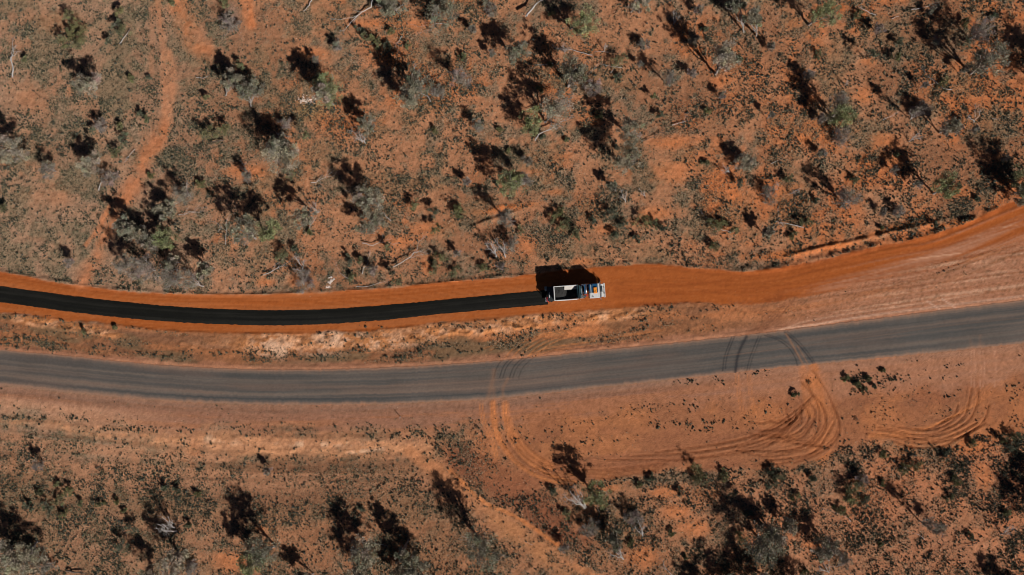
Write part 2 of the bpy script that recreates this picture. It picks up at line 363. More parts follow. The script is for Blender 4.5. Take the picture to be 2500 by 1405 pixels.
# step down of the pale cuts (south-facing scarps) and low windrow on the north edge of the formation
def ridge(cf, off, w, h, x0=-1e9, x1=1e9, nz=.6):
    global H
    yy = cf(PX) + off + wob * 6
    m = np.exp(-((PY - yy) / w) ** 2) * sst(x0, x0 + 60, PX) * (1 - sst(x1 - 60, x1, PX)) * (1 + (n_sml - .5) * nz * 2)
    H += h * m
ridge(f_n, -1, 4.5, .14, 1480, 1850, 1.2); ridge(f_n, -2, 8, .30, 1780, 2480, 1.6); ridge(f_n, -1, 3.5, .22, -500, 1480)
ridge(f_n, -26, 4, .40, 1900, 2330); ridge(f_n, 18, 3, .12, 2050, 2600)
ridge(f_s, 2, 3, .08, -500, 1750, 1.2); ridge(road_t, -7, 2.2, .10, -500, 2600, .3)
ridge(road_b, 18, 3, .05, -500, 1500, .2)
ridge(lambda x: 1098 + (x - 700) * .02 + 5 * np.sin(x * .03), 0, 1.8, .09, 560, 1010, 2); ridge(lambda x: 1076 + (x - 400) * .06 + 4 * np.sin(x * .04), 0, 1.8, .07, 330, 640, 2)
ridge(lambda x: 787 + (x - 60) * .16, 0, 3, .22, 30, 270, 1.5); ridge(lambda x: 806 - (x - 1100) * .12 + 5 * np.sin(x * .05), 12, 2.6, .16, 940, 1620, 1.8)
ridge(lambda x: 548 - (x - 1160) * .3 + 2, 0, 4, .35, 1130, 1300)
H = np.where((PY > rt - 3) & (PY < rb + 3), H * .2, H)
sealm = (PY > st_ - 4) & (PY < sb_ + 4) & (PX < 1345)
H = np.where(sealm, 0, H)

# ---------- wheel tracks pressed into the dirt
def wheel(poly, hw=1.6, depth=.07, cr=None, k=.5, sides=3.2):
    global col, H, bare
    d = dist_line(poly, 14)
    onroad = ((PY > rt - 2) & (PY < rb + 2))
    g = np.exp(-(d / hw) ** 2) * (~onroad); r = np.exp(-((d - sides) / 1.4) ** 2) * (~onroad)
    H -= depth * g; H += depth * .6 * r
    if cr is not None: col = mix(col, cr, np.clip(g * k, 0, 1))
    bare = np.maximum(bare, np.clip(np.exp(-(d / 6) ** 2) * 1.2, 0, 1))
def off(poly, dx, dy=0): return [(x + dx, y + dy) for x, y in poly]
TO = C(198, 122, 70); TD = C(104, 56, 30)
for i, dx in enumerate((-4, 3, 24, 31)):
    wheel(off([(1203,985),(1206,1020),(1216,1065),(1243,1110),(1285,1148),(1335,1172),(1400,1186)], dx, -dx * .15), 1.8, .10, TO, .65)
path([(1204,985),(1207,1030),(1217,1070),(1240,1108)], 9, C(190, 118, 72), .7); path([(1232,990),(1240,1030),(1262,1075),(1300,1112),(1345,1140)], 9, C(190, 118, 72), .6)
for i, dx in enumerate((0, 8, 18, 27, 36)):
    wheel(off([(1225,1080),(1262,1125),(1310,1155),(1380,1172),(1480,1168),(1600,1150)], dx, -dx * .7), 1.9, .09, TD, .5, 4.4)
for dx in (-40, -33): wheel(off([(1210,985),(1218,1030),(1236,1070),(1250,1120)], dx), 1.6, .04, TO, .6)
for k in range(5):
    wheel(off([(1240,873),(1262,850),(1300,828),(1350,812),(1400,800)], k * 17 - 6, k * 1.0), 1.5, .09, TO, .5)
wheel([(1180,852),(1215,838),(1260,812),(1300,795)], 1.5, .08, TO, .4); wheel([(1196,856),(1232,840),(1276,816)], 1.5, .08, TO, .4)
wheel([(1290,868),(1340,850),(1420,838),(1520,822),(1620,806)], 1.6, .06, TO, .5); wheel([(1300,872),(1350,856),(1430,846),(1520,832)], 1.6, .05, TO, .4)
path([(1985,900),(1992,940),(2000,985)], 13, C(186, 114, 68), .75); path([(1960,902),(1968,950),(1975,1010)], 10, C(186, 114, 68), .6); path([(2000,940),(2015,990),(2020,1050),(1990,1090)], 22, C(180, 112, 70), .6, .8)
for k in range(9):
    q = 1 - k * .088 - .014 * (k % 3)
    cx, cy = 1880, 1000
    pl = [(1985,905),(2010,940),(2036,985),(2050,1030),(2035,1075),(1995,1108),(1940,1130),(1870,1140),(1780,1132),(1680,1112)]
    pl = [(cx + (x - cx) * q, cy + (y - cy) * q) for x, y in pl]
    jr = np.random.default_rng(600 + k); pl = [(x + jr.normal() * 3.5, y + jr.normal() * 3.5) for x, y in pl]
    wheel(pl[int(jr.integers(0, 4)): 10 - int(jr.integers(0, 4))], 2.1, .13 - .004 * k, TD, .58, 4.6)
    if k % 2 == 0: wheel(off(pl[2:8], -4, -5), 1.9, .10, TD, .6, 4.4)
for k in range(8):
    jr = np.random.default_rng(660 + k)
    wheel([(1990 - 9*k + jr.normal() * 4, 965 + 11*k), (1935 - 9*k, 1015 + 10*k + jr.normal() * 4), (1860 - 12*k, 1055 + 8*k), (1760 - 16*k, 1085 + 6*k + jr.normal() * 3), (1600 - 20*k, 1105 + 3*k)][: 5 - k % 3], 1.9, .08, TD, .6, 4.4)
for k in range(6):
    wheel([(1900 + 16*k, 1062 + 3*k), (1925 + 16*k, 1080 + 2*k), (1950 + 14*k, 1083 + 2*k)], 2.0, .09, TD, .6, 4.4)
for k in range(7):
    pl = [(2435,930),(2432,985),(2410,1035),(2360,1070),(2300,1086),(2230,1088),(2170,1076),(2110,1068)]
    q = 1 - k * .075 - .012 * (k % 2); cx, cy = 2230, 990
    jr = np.random.default_rng(640 + k)
    wheel([(cx + (x - cx) * q + jr.normal() * 3, cy + (y - cy) * q + jr.normal() * 3) for x, y in pl][int(jr.integers(0, 3)): 8 - int(jr.integers(0, 3))], 2.1, .13, TD, .58, 4.6)
for k in range(5):
    wheel([(2460 - 14*k, 925 + 4*k), (2390 - 12*k, 985 + 5*k), (2310 - 10*k, 1025 + 5*k), (2220, 1050 + 4*k), (2120, 1062 + 2*k)], 1.5, .06, TO, .3)
for x in (2370, 2378, 2392, 2400, 2428): wheel([(x, 858), (x + 3, 900), (x, 945)], 1.4, .04, C(190, 140, 112), .5)
for x in (1796, 1803, 1825, 1832): wheel([(x, 915), (x + 4, 960), (x + 14, 1010)], 1.5, .04, TO, .4)
for k in range(4): wheel([(1905 + 12*k, 745 - 6*k), (1860 + 9*k, 790), (1800 + 6*k, 832)], 2.2, .02, C(120, 74, 50), .5)
for k in range(4): wheel([(1780 + 16*k, 735), (1850 + 13*k, 765), (1905 + 8*k, 800)], 2.0, .02, C(126, 78, 54), .4)
wheel([(1860,822),(1910,804),(1990,793),(2100,774),(2300,748),(2520,720)], 2.4, .03, C(206, 164, 138), .7)
wheel([(1880,818),(1950,790),(2050,770),(2200,748),(2400,716)], 2.0, .03, C(200, 156, 128), .5)
wheel([(2262,735),(2295,757)], 1.5, .02, C(210,170,146), .8); wheel([(2300,730),(2335,755)], 1.5, .02, C(210,170,146), .8)
for k in range(7):
    o_ = 8 + k * 12
    xx = np.linspace(1500, 2560, 14)
    wheel([(x, f_n(x) + o_ * (1 + .4 * math.sin(x * .004 + k)) ) for x in xx][k % 4:], 1.4, .03, C(128, 66, 32), .35)
for k in range(4):
    xx = np.linspace(-40, 1280, 14)
    wheel([(x, f_n(x) + (7, 15, 24, 29)[k]) for x in xx], 1.4, .03, C(172, 100, 56), .45)
for k in range(2):
    xx = np.linspace(-40, 1500, 14)
    wheel([(x, f_s(x) - (5, 12)[k]) for x in xx], 1.2, .02, C(172, 100, 56), .4)
for k in range(6):
    xx = np.linspace(2000, 2560, 8)
    wheel([(x, f_n(x) + 60 + 17 * k + 7 * math.sin(x * .013 + k)) for x in xx][k % 3:], 1.6, .012, C(136, 90, 64) if k % 2 else C(194, 146, 118), .3)
H = np.where((PY > rt - 3) & (PY < rb + 3), H * .2, H); H = np.where(sealm, np.minimum(H, 0), H)
for o2 in (-12, -7, 9, 14):
    wheel([(1500, 712 + o2), (1650, 706 + o2), (1850, 690 + o2 * 1.4), (2050, 664 + o2 * 2), (2250, 630 + o2 * 2.4), (2540, 560 + o2 * 3)], 2.2, .015, C(136, 68, 30), .45)
# fine grain
grain = 1 + (n_fin - .5) * .30 * (1 - F * .6) + (n_fin2 - .5) * .30 * (1 - F * .55)
col = col * grain[..., None]
spk = (vn(GX * 4.9 + 3, GY * 4.9, 77) > .972) & (PY > rb - 5) | (vn(GX * 4.9 + 30, GY * 4.9, 78) > .99)
col = np.where((spk & ~sealm)[..., None], col * 1.35, col)
outside = np.maximum(sst(101, 130, np.abs(GX)), sst(59, 80, np.abs(GY)))
H *= (1 - outside)
# rolling far country
H += outside * 0

def dens():
    D = np.ones(PX.shape) * (.45 + .9 * sst(.38, .62, n_mid * .5 + n_sml * .5))
    D *= 1 - .8 * sst(.55, .7, fbm(GX * .12 + 5, GY * .12, 3, 88)) * .5
    D = np.where(PY > rb, D * (1.35 + .1 * sst(1400, 1700, PX)), D)
    D *= (1 - .93 * bare)
    D = D * (1 - .6 * sst(0, 10, PY - rb) * (1 - sst(-10, 60, PY - bn_)) * (1 - sst(1000, 1200, PX)))
    D = D * (1 - mid) + mid * 1.0 * sst(.48, .62, fbm(GX * .12, vv / PXM * .9, 4, 90)) * (1 - .8 * bank) * (1 - sst(1500, 1700, PX) * .8) 
    D *= (1 - F) * (1 - edgepink) * (1 - .97 * south_sh) * (1 - .93 * turn) * (1 - shN)
    D *= (1 - .75 * cutS)
    bad = ((PY > rt - 5) & (PY < rb + 5)) | sealm | (outside > 0) | (F > .3)
    D = np.where(bad, 0, D)
    return np.clip(D, 0, 2.2)
D = dens()
idx = np.arange(nx * ny).reshape(ny, nx)
Q = np.stack([idx[:-1, :-1], idx[:-1, 1:], idx[1:, 1:], idx[1:, :-1]], -1)
Fc = (F[:-1, :-1] + F[1:, 1:]) / 2 > .5
Vall = np.stack([GX, GY, H], -1).reshape(-1, 3); cover = np.clip(np.maximum(D * .75, .12 * np.where(F > .3, .25, 1.0) * (1 - bare)) * (.75 + .35 * litter + .35 * herb), 0, 1)
Call = np.concatenate([col, cover[..., None]], -1).reshape(-1, 4)
def sub(mask, name, mat):
    q = Q[mask].reshape(-1, 4); u, inv = np.unique(q, return_inverse=True)
    me = mesh_np(name, Vall[u], inv.reshape(-1, 4), mat, True, Call[u])
    return tag(link(name, me), kind="structure")
sub(~Fc, "ground", M_SOIL)
sub(Fc, "dirt_road", M_GRADED)

def gz(x, y):
    """height of the ground at world x, y (inner grid)"""
    i = np.clip(np.searchsorted(xs, x) - 1, 0, nx - 2); j = np.clip(np.searchsorted(ys, y) - 1, 0, ny - 2)
    fx = np.clip((x - xs[i]) / (xs[i+1] - xs[i]), 0, 1); fy = np.clip((y - ys[j]) / (ys[j+1] - ys[j]), 0, 1)
    return (H[j, i] * (1-fx) + H[j, i+1] * fx) * (1-fy) + (H[j+1, i] * (1-fx) + H[j+1, i+1] * fx) * fy
def gsamp(A, x, y):
    i = np.clip(np.searchsorted(xs, x), 0, nx - 1); j = np.clip(np.searchsorted(ys, y), 0, ny - 1); return A[j, i]

# ---------------------------------------------------------------- bitumen ribbons
def ribbon(name, ct, cb, x0, x1, nu, z, mat, colf, jag=1.2, crown=0.06):
    X = np.concatenate([np.arange(x0, -60, 60.0), np.arange(max(-60, x0), min(2560, x1), 2.0), np.arange(2560, x1, 60.0) if x1 > 2560 else [], [x1]])
    U = np.linspace(0, 1, nu)
    PXr = np.repeat(X[None], nu, 0); t = ct(X); b = cb(X)
    jt = (fbm(X * .12, X * 0, 4, 101, .7) - .5) * 2 * jag; jb = (fbm(X * .12, X * 0 + 9, 4, 102, .7) - .5) * 2 * jag
    PYr = (t + jt)[None] * (1 - U[:, None]) + (b + jb)[None] * U[:, None]
    gx = (PXr - 1250) / PXM; gy = (702.5 - PYr) / PXM
    zz = z + crown * (1 - (2 * U[:, None] - 1) ** 2) + 0 * gx
    c = colf(PXr, PYr, U[:, None] + 0 * gx, gx, gy)
    c = c * (1 + (vn(gx * 5, gy * 5, 91) - .5)[..., None] * .16)
    ix = np.arange(nu * len(X)).reshape(nu, len(X))
    q = np.stack([ix[1:, :-1], ix[1:, 1:], ix[:-1, 1:], ix[:-1, :-1]], -1).reshape(-1, 4)
    # skirt down to the soil so that the seal has an edge
    V = np.stack([gx, gy, zz], -1).reshape(-1, 3)
    cc = c.reshape(-1, 3)
    rim = np.concatenate([ix[0, :], ix[1:, -1], ix[-1, -2::-1], ix[-2:0:-1, 0]])
    Vr = V[rim].copy(); Vr[:, 2] = -0.15; n0 = len(V); k = len(rim)
    V = np.concatenate([V, Vr]); cc = np.concatenate([cc, cc[rim]])
    a = rim; b2 = np.roll(rim, -1); c2 = n0 + np.roll(np.arange(k), -1); d2 = n0 + np.arange(k)
    q = np.concatenate([q, np.stack([b2, a, d2, c2], -1)])
    me = mesh_np(name, V, q, mat, False, cc)
    return tag(link(name, me), kind="structure")

def dl(PXa, PYa, poly):
    out = np.full(PXa.shape, 1e6); P = np.array(poly, float); Qp = [P[0]]
    for i in range(len(P) - 1):
        p0 = P[i-1] if i > 0 else 2*P[i]-P[i+1]; p1 = P[i]; p2 = P[i+1]; p3 = P[i+2] if i+2 < len(P) else 2*P[i+1]-P[i]
        for t in (.33, .67, 1.0): Qp.append(.5*((2*p1)+(-p0+p2)*t+(2*p0-5*p1+4*p2-p3)*t*t+(-p0+3*p1-3*p2+p3)*t**3))
    c0 = np.searchsorted(PXa[0], min(q[0] for q in Qp) - 12); c1 = np.searchsorted(PXa[0], max(q[0] for q in Qp) + 12)
    A = PXa[:, c0:c1]; B = PYa[:, c0:c1]
    for a, b in zip(Qp[:-1], Qp[1:]):
        dx, dy = b - a; t = np.clip(((A - a[0]) * dx + (B - a[1]) * dy) / (dx*dx+dy*dy+1e-9), 0, 1)
        out[:, c0:c1] = np.minimum(out[:, c0:c1], np.hypot(A - a[0] - t*dx, B - a[1] - t*dy))
    return out
def colroad(X, Y, U, gx, gy):
    s1 = fbm(gx * .04, U * 16, 4, 71); s2 = fbm(gx * .02, U * 34, 3, 73); b = fbm(gx * .06, U * 2.5, 3, 75)
    c = mix(C(102, 92, 84) * np.ones(X.shape + (1,)), C(84, 80, 76), sst(.35, .65, s1))
    patch = fbm(gx * .25, gy * .25, 4, 76)
    c = c * (1 + (patch - .5) * .35)[..., None]
    prof = np.exp(-((U - .84) / .055) ** 2) + .55 * np.exp(-((U - .58) / .06) ** 2) + .55 * np.exp(-((U - .22) / .07) ** 2) + .35 * np.exp(-((U - .40) / .05) ** 2)
    c = mix(c, C(66, 66, 66), np.clip(prof * (.45 + .6 * b), 0, 1))
    c = mix(c, C(118, 98, 86), (np.exp(-((U - .5) / .012) ** 2) * .35 + np.exp(-((U - .70) / .03) ** 2) * .35 + sst(.6, .78, s2) * .3))
    dust = C(146, 112, 92)
    wl_ = (1 - sst(0, 600, X)) * .45
    e = (1 - sst(.0, .045 + .03 * b, U)) * .8 + sst(.93 - .04 * b, 1.0, U) * .85 + wl_ * sst(.85, 1, U) + .22 * (1 - sst(.02, .16, U)) + .12 * wl_
    e = e + sst(.5, .75, fbm(gx * .5, gy * .5, 4, 78)) * (.35 * (1 - sst(0, .14, U)) + .45 * sst(.84, 1, U))
    c = mix(c, dust, np.clip(e, 0, .95))
    c = mix(c, C(128, 100, 84), sst(.5, .75, fbm(gx * .05, U * 6, 3, 79)) * .25)
    dark = C(38, 38, 42)
    for k, (dx, kk) in enumerate(((0,.55),(14,.6),(22,.55),(38,.55),(46,.45),(60,.4))):
        d = dl(X, Y, [(1206+dx,922),(1212+dx*1.05,900),(1222+dx*1.1,884+k*.3),(1236+dx*1.15,874-k*.5)]); c = mix(c, dark, np.exp(-(d / 1.6) ** 2) * kk)
    for pl, w, kk in (([(1764,905),(1767,875),(1776,848),(1786,824)], 1.8, .55), ([(1770,900),(1774,872),(1783,846),(1793,822)], 2.0, .5),
                      ([(1795,912),(1799,875),(1810,845),(1822,822)], 4.2, .75), ([(1822,908),(1828,880),(1839,850),(1851,822)], 1.5, .55), ([(1829,905),(1835,878),(1846,850),(1857,822)], 1.3, .4),
                      ([(1866,819),(1898,830),(1925,850),(1941,875),(1946,893)], 1.6, .6), ([(1873,817),(1905,828),(1932,848),(1948,873)], 1.5, .5),
                      ([(1915,811),(1945,838),(1968,865),(1986,890)], 1.9, .7), ([(1922,810),(1953,838),(1977,868),(1990,888)], 1.6, .5)):
        c = mix(c, dark, np.exp(-(dl(X, Y, pl) / w) ** 2) * kk)
    for pl, w, kk in (([(1962,893),(1948,868),(1930,835),(1918,815)], 2.5, .45), ([(1975,893),(1960,868),(1946,845)], 2, .3), ([(1190,980),(1196,955),(1203,930),(1206,905)], 6, .25), ([(1230,978),(1228,950),(1240,925)], 4, .25),
                      ([(1206,985),(1206,950)], 5, .2), ([(2372,860),(2368,830)], 4, .12), ([(2390,860),(2392,820)], 4, .12), ([(1765,870),(1900,852),(2100,826),(2300,797),(2500,776)], 1.3, .14)):
        c = mix(c, C(160, 112, 80), np.exp(-(dl(X, Y, pl) / w) ** 2) * kk)
    return c
ribbon("sealed_road", road_t, road_b, -1800, 4300, 60, 0.035, M_ROAD, colroad, 2.6)
def colseal(X, Y, U, gx, gy):
    s1 = fbm(gx * .05, U * 8, 4, 81)
    c = mix(C(32, 31, 28) * np.ones(X.shape + (1,)), C(23, 23, 20), sst(.4, .6, s1))
    c = c * (1 + (fbm(gx * .4, gy * 1.2, 4, 83) - .5) * .5)[..., None]; c = mix(c, C(64, 46, 34), np.clip((1 - sst(0, .05, U)) + sst(.95, 1, U), 0, 1) * sst(.45, .7, fbm(gx * .8, gy * .8, 3, 84)) * .8)
    return mix(c, C(20, 20, 19), np.clip(np.exp(-((U - .62) / .09) ** 2) * .7 + np.exp(-((U - .2) / .07) ** 2) * .3, 0, 1))
ribbon("fresh_bitumen_strip", seal_t, seal_b, -1800, 1338, 26, 0.035, M_SEAL, colseal, 1.5, .03)

# ---------------------------------------------------------------- tufts and low shrubs
VB = np.zeros(PX.shape)
for cx, cy, rx, ry, v in ((1830,905,70,12,.8),(1720,930,80,12,.7),(1600,990,90,12,.6),(1750,1040,110,16,.8),(1560,1000,60,9,.5),(2110,940,50,26,2.6),(2180,925,40,12,1.6),(1680,1035,130,14,1.0),(2230,925,110,10,.7),(2290,960,60,10,.5),(2330,890,40,8,.5),
                          (1990,930,30,8,.7),(850,1040,250,8,.3),(1000,1060,110,14,.9),(1100,1050,80,12,.8),(1250,1070,70,10,.6),(1380,1080,60,10,.4),(90,1020,110,9,1.6),(1490,845,40,4,.6),(60,775,60,5,1.2),(700,880,200,5,.9),(1330,790,50,5,.6),(1560,775,50,6,.8),(1180,800,90,5,.7),(920,795,60,5,.6),(730,815,120,6,.5),(1440,780,40,5,.6),(2060,1095,60,10,1.0),(1420,1185,110,8,1.2),(1560,1172,90,8,1.0),(1840,1155,70,6,.7),(300,1048,120,8,.8),(460,1070,24,22,1.1),
                          (2120,1100,60,14,.8),(2330,1100,70,12,.8),(1350,1145,60,8,.4),(1120,858,80,5,1.5),(1000,872,110,4,1.2),(560,865,140,10,1.0),(380,862,90,7,.8),(770,870,120,8,1.0),(850,822,50,7,1.0),(1040,800,60,6,.7),
                          (1600,752,50,6,1.0),(1690,775,40,5,1.0),(1770,757,24,8,.9),(80,830,110,14,1.2),(150,850,160,12,1.0),(1260,870,60,4,.5),(2480,1100,30,80,1.0)):
    VB = np.maximum(VB, blob(cx, cy, rx, ry, .9) * v * sst(.38, .55, n_sml))
VB = np.where(((PY > rt - 3) & (PY < rb + 3)) | sealm | (outside > 0), 0, VB)
inner = (np.abs(GX) < 100) & (np.abs(GY) < 58)
area = STEP * STEP
def scatter(rate, Dm, seed):
    r = np.random.default_rng(seed); p = np.where(inner, Dm, 0) * rate * area
    cnt = r.poisson(np.clip(p, 0, 50)); jj, ii = np.nonzero(cnt); rep = np.repeat(np.arange(len(jj)), cnt[jj, ii])
    x = xs[ii[rep]] + r.uniform(-.5, .5, len(rep)) * STEP; y = ys[jj[rep]] + r.uniform(-.5, .5, len(rep)) * STEP
    return x, y
def leafcloud(P, dirs, L, Wd, colr, r, droop=0.0):
    """one thin triangle per row"""
    n = len(P); d = dirs / (np.linalg.norm(dirs, axis=1, keepdims=True) + 1e-9)
    s = np.cross(d, r.normal(size=(n, 3))); s /= (np.linalg.norm(s, axis=1, keepdims=True) + 1e-9)
    a = P - s * Wd[:, None] / 2; b = P + s * Wd[:, None] / 2; c = P + d * L[:, None]
    V = np.stack([a, b, c], 1).reshape(-1, 3); Fa = np.arange(n * 3).reshape(-1, 3)
    return V, Fa, np.repeat(colr, 3, 0)
def tuft_mesh(x, y, R, Hh, base, n_per, r, jit=.25, spread=1.0):
    n = len(x); z = gz(x, y)
    rep = np.repeat(np.arange(n), n_per); m = len(rep)
    ang = r.uniform(0, 2*np.pi, m); rr = np.sqrt(r.uniform(0, 1, m)) * R[rep] * .8
    P = np.stack([x[rep] + np.cos(ang) * rr, y[rep] + np.sin(ang) * rr, z[rep] + r.uniform(0, .55, m) * Hh[rep]], 1)
    d = np.stack([np.cos(ang) * spread, np.sin(ang) * spread, r.uniform(.15, 1.2, m)], 1) + r.normal(size=(m, 3)) * .35
    L = R[rep] * r.uniform(.5, 1.0, m); Wd = R[rep] * r.uniform(.35, .7, m)
    c = base[rep] * (1 + r.uniform(-jit, jit, (m, 1)))
    return leafcloud(P, d, L * 1.1, Wd * 1.25, c, r)
def mound_mesh(x, y, R, Hh, base, r, nleaf):
    n = len(x); z = gz(x, y); k = 4
    a = r.uniform(0, 2*np.pi, (n, 1)) + np.linspace(0, 2*np.pi, k, endpoint=False)[None] + r.uniform(-.3, .3, (n, k))
    q = R[:, None] * r.uniform(.45, 1.05, (n, k))
    ringv = np.stack([x[:, None] + np.cos(a) * q, y[:, None] + np.sin(a) * q, np.repeat(z[:, None], k, 1) + r.uniform(0, .35, (n, k)) * Hh[:, None]], -1)
    top = np.stack([x + r.normal(size=n) * .25 * R, y + r.normal(size=n) * .25 * R, z + Hh * r.uniform(.7, 1.2, n)], -1)[:, None]
    V = np.concatenate([ringv, top], 1).reshape(-1, 3)
    f = np.array([(i, (i + 1) % k, k) for i in range(k)]); Fm = (f[None] + (k + 1) * np.arange(n)[:, None, None]).reshape(-1, 3)
    c = np.repeat(base[:, None] * .8, k + 1, 1) * (1 + r.uniform(-.35, .35, (n, k + 1, 1))); c = c.reshape(-1, 3)
    V2, F2, C2 = tuft_mesh(x, y, R * .95, Hh * 1.3, base * 1.25, nleaf, r, .35, .7)
    return np.concatenate([V, V2]), np.concatenate([Fm, F2 + len(V)]), np.concatenate([c, C2])
GREENS = .74 * np.array([alb(100, 96, 74), alb(88, 88, 70), alb(84, 86, 76), alb(106, 98, 78), alb(76, 78, 64)])
GREYS = 1.25 * np.array([alb(150, 132, 108), alb(136, 126, 106), alb(122, 116, 92), alb(164, 142, 118), alb(112, 108, 86)])
r1 = np.random.default_rng(3)
# pale dry tussocks
gx_, gy_ = scatter(8.2, D * (1.15 - .45 * right) * (.35 + litter), 31)
R_ = r1.uniform(.09, .22, len(gx_)); cI = GREYS[r1.integers(0, 5, len(gx_))]
gmask = gsamp(sst(.45, .6, fbm(GX * .1 + 3, GY * .1, 3, 95)) * 1.0, gx_, gy_)
lf = np.clip(.25 + .5 * gmask + .35 * gsamp(left, gx_, gy_), 0, .8)[:, None]
cI = cI * (1 - lf) + np.array(alb(92, 92, 68))[None] * lf
V, Fa, Cc = tuft_mesh(gx_, gy_, R_, R_ * 1.1, cI, 4, r1)
o = link("dry_grass", mesh_np("dry_grass", V, Fa, M_LEAF, False, Cc))
tag(o, "dry grey and tan grass tussocks scattered over the red soil", "grass", kind="stuff")
nA = len(Fa)
# dark green herb and saltbush tufts, in clumps
clump = sst(.46, .66, fbm(GX * .32 + 8, GY * .32, 3, 97))
gx2, gy2 = scatter(11.0, D * (.30 + 1.15 * clump) * (.72 + .5 * right), 33)
gx3, gy3 = scatter(10.0, VB, 35); gx2 = np.concatenate([gx2, gx3]); gy2 = np.concatenate([gy2, gy3]); nV = len(gx3)
R2 = .085 + .36 * r1.beta(1.25, 6.0, len(gx2)) * (1 - .05 * gsamp(right, gx2, gy2))
R2[-nV:] *= 1.1
big = np.argsort(-R2)[:420]
keep = []
for i in big:
    px_, py_ = 1250 + gx2[i] * PXM, 702.5 - gy2[i] * PXM
    if 4 < px_ < 2496 and 4 < py_ < 1401 and len(keep) < 292: keep.append(i)
keepm = np.zeros(len(gx2), bool); keepm[keep] = True
cI = GREENS[r1.integers(0, 5, len(gx2))]
V, Fa, Cc = mound_mesh(gx2[~keepm], gy2[~keepm], R2[~keepm], R2[~keepm] * 1.15, cI[~keepm], r1, 2)
o = link("ground_cover", mesh_np("ground_cover", V, Fa, M_LEAF, False, Cc))
tag(o, "small dark green herbs and saltbush seedlings dotting the red soil", "ground cover", kind="stuff")
nB = len(Fa)
# the largest as individuals
protos = []; LOW = []
for k in range(8):
    rr = np.random.default_rng(200 + k); m = 70
    a = rr.uniform(0, 2*np.pi, m); q = np.sqrt(rr.uniform(0, 1, m)) * .75 * (1 + .3 * np.sin(a * 3 + k)); zt = rr.uniform(0, .8, m) * np.sqrt(1 - np.clip(q, 0, .95) ** 2)
    P = np.stack([np.cos(a) * q, np.sin(a) * q, zt], 1); d = P * [1, 1, .8] + rr.normal(size=(m, 3)) * .4 + [0, 0, .25]
    cbase = GREENS[k % 5][None] * (1 + rr.uniform(-.3, .35, (m, 1)))
    v, f, c = leafcloud(P, d, rr.uniform(.3, .5, m), rr.uniform(.12, .3, m), cbase, rr)
    protos.append(mesh_np("low_shrub", v, f, M_LEAF, False, c))
for i in keep:
    o = link("low_shrub", protos[int(r1.integers(0, 8))])
    o.location = (gx2[i], gy2[i], gz(gx2[i], gy2[i]) - .02); s = float(R2[i]) * 1.15
    o.scale = (s, s * float(r1.uniform(.8, 1.2)), s * float(r1.uniform(.9, 1.3))); o.rotation_euler = (0, 0, float(r1.uniform(0, 6.28)))
    LOW.append((o, 1250 + gx2[i] * PXM, 702.5 - gy2[i] * PXM, float(R2[i])))
# pale pebbles
def pebbles(x, y, s, c, r, name, label):
    n = len(x); base = np.array([(1,0,0),(0,1,0),(-1,0,0),(0,-1,0),(0,0,.8),(0,0,-.6)], float)
    V = base[None] * s[:, None, None] * r.uniform(.6, 1.2, (n, 6, 1)); V[..., 0] += x[:, None]; V[..., 1] += y[:, None]; V[..., 2] += (gz(x, y) + s * .3)[:, None]
    f = np.array([(0,1,4),(1,2,4),(2,3,4),(3,0,4),(1,0,5),(2,1,5),(3,2,5),(0,3,5)])
    Fp = (f[None] + 6 * np.arange(n)[:, None, None]).reshape(-1, 3)
    o = link(name, mesh_np(name, V.reshape(-1, 3), Fp, M_STONE, False, np.repeat(c, 6, 0))); tag(o, label, "stones", kind="stuff")
xx, yy = scatter(.10, np.where((F < .5) & ~(((PY > rt - 3) & (PY < rb + 3))), 1.0, .15) * (~sealm), 41)
on = ~gsamp(((PY > rt - 3) & (PY < rb + 3)) | sealm, xx, yy)
xx, yy = xx[on], yy[on]
pebbles(xx, yy, r1.uniform(.03, .085, len(xx)), np.array(alb(205, 170, 145))[None] * r1.uniform(.6, 1.1, (len(xx), 1)), r1, "pale_pebbles", "tiny pale stones scattered over the red ground")
nn = 150; ax = r1.normal(0, 1, nn) * 12 + 750; ay = r1.normal(0, 1, nn) * 5 + 246
x_, y_ = W(ax, ay); pebbles(x_, y_, r1.uniform(.05, .14, nn), np.array(alb(225, 205, 190))[None] * r1.uniform(.7, 1.05, (nn, 1)), r1, "white_stones", "patch of loose white stones beside the grey trees, upper left centre")

# ---------------------------------------------------------------- trees
def tube(pts, radii, sides=5):
    pts = np.array(pts, float); n = len(pts); V = []; Fq = []
    for i in range(n):
        t = pts[min(i+1, n-1)] - pts[max(i-1, 0)]; t /= np.linalg.norm(t) + 1e-9
        u = np.cross(t, (0.13, .3, 1.0)) if abs(t[2]) < .9 else np.cross(t, (1, .2, 0)); u /= np.linalg.norm(u) + 1e-9; w = np.cross(t, u)
        a = np.linspace(0, 2*np.pi, sides, endpoint=False)
        V.append(pts[i] + radii[i] * (np.cos(a)[:, None] * u + np.sin(a)[:, None] * w))
    V = np.concatenate(V)
    for i in range(n - 1):
        for k in range(sides):
            Fq.append((i*sides+k, i*sides+(k+1) % sides, (i+1)*sides+(k+1) % sides, (i+1)*sides+k))
    return V, np.array(Fq)
def cap_join(parts):
    Vs = []; Fs = []; n = 0
    for v, f in parts: Vs.append(v); Fs.append(f + n); n += len(v)
    return np.concatenate(Vs), np.concatenate(Fs)
def wander(a, b, n, amp, r):
    a = np.array(a, float); b = np.array(b, float); t = np.linspace(0, 1, n)[:, None]
    L = np.linalg.norm(b - a); off_ = r.normal(size=(n, 3)) * amp * L; off_[0] = 0; off_[-1] = 0
    return a + (b - a) * t + off_ * np.sin(t * np.pi)
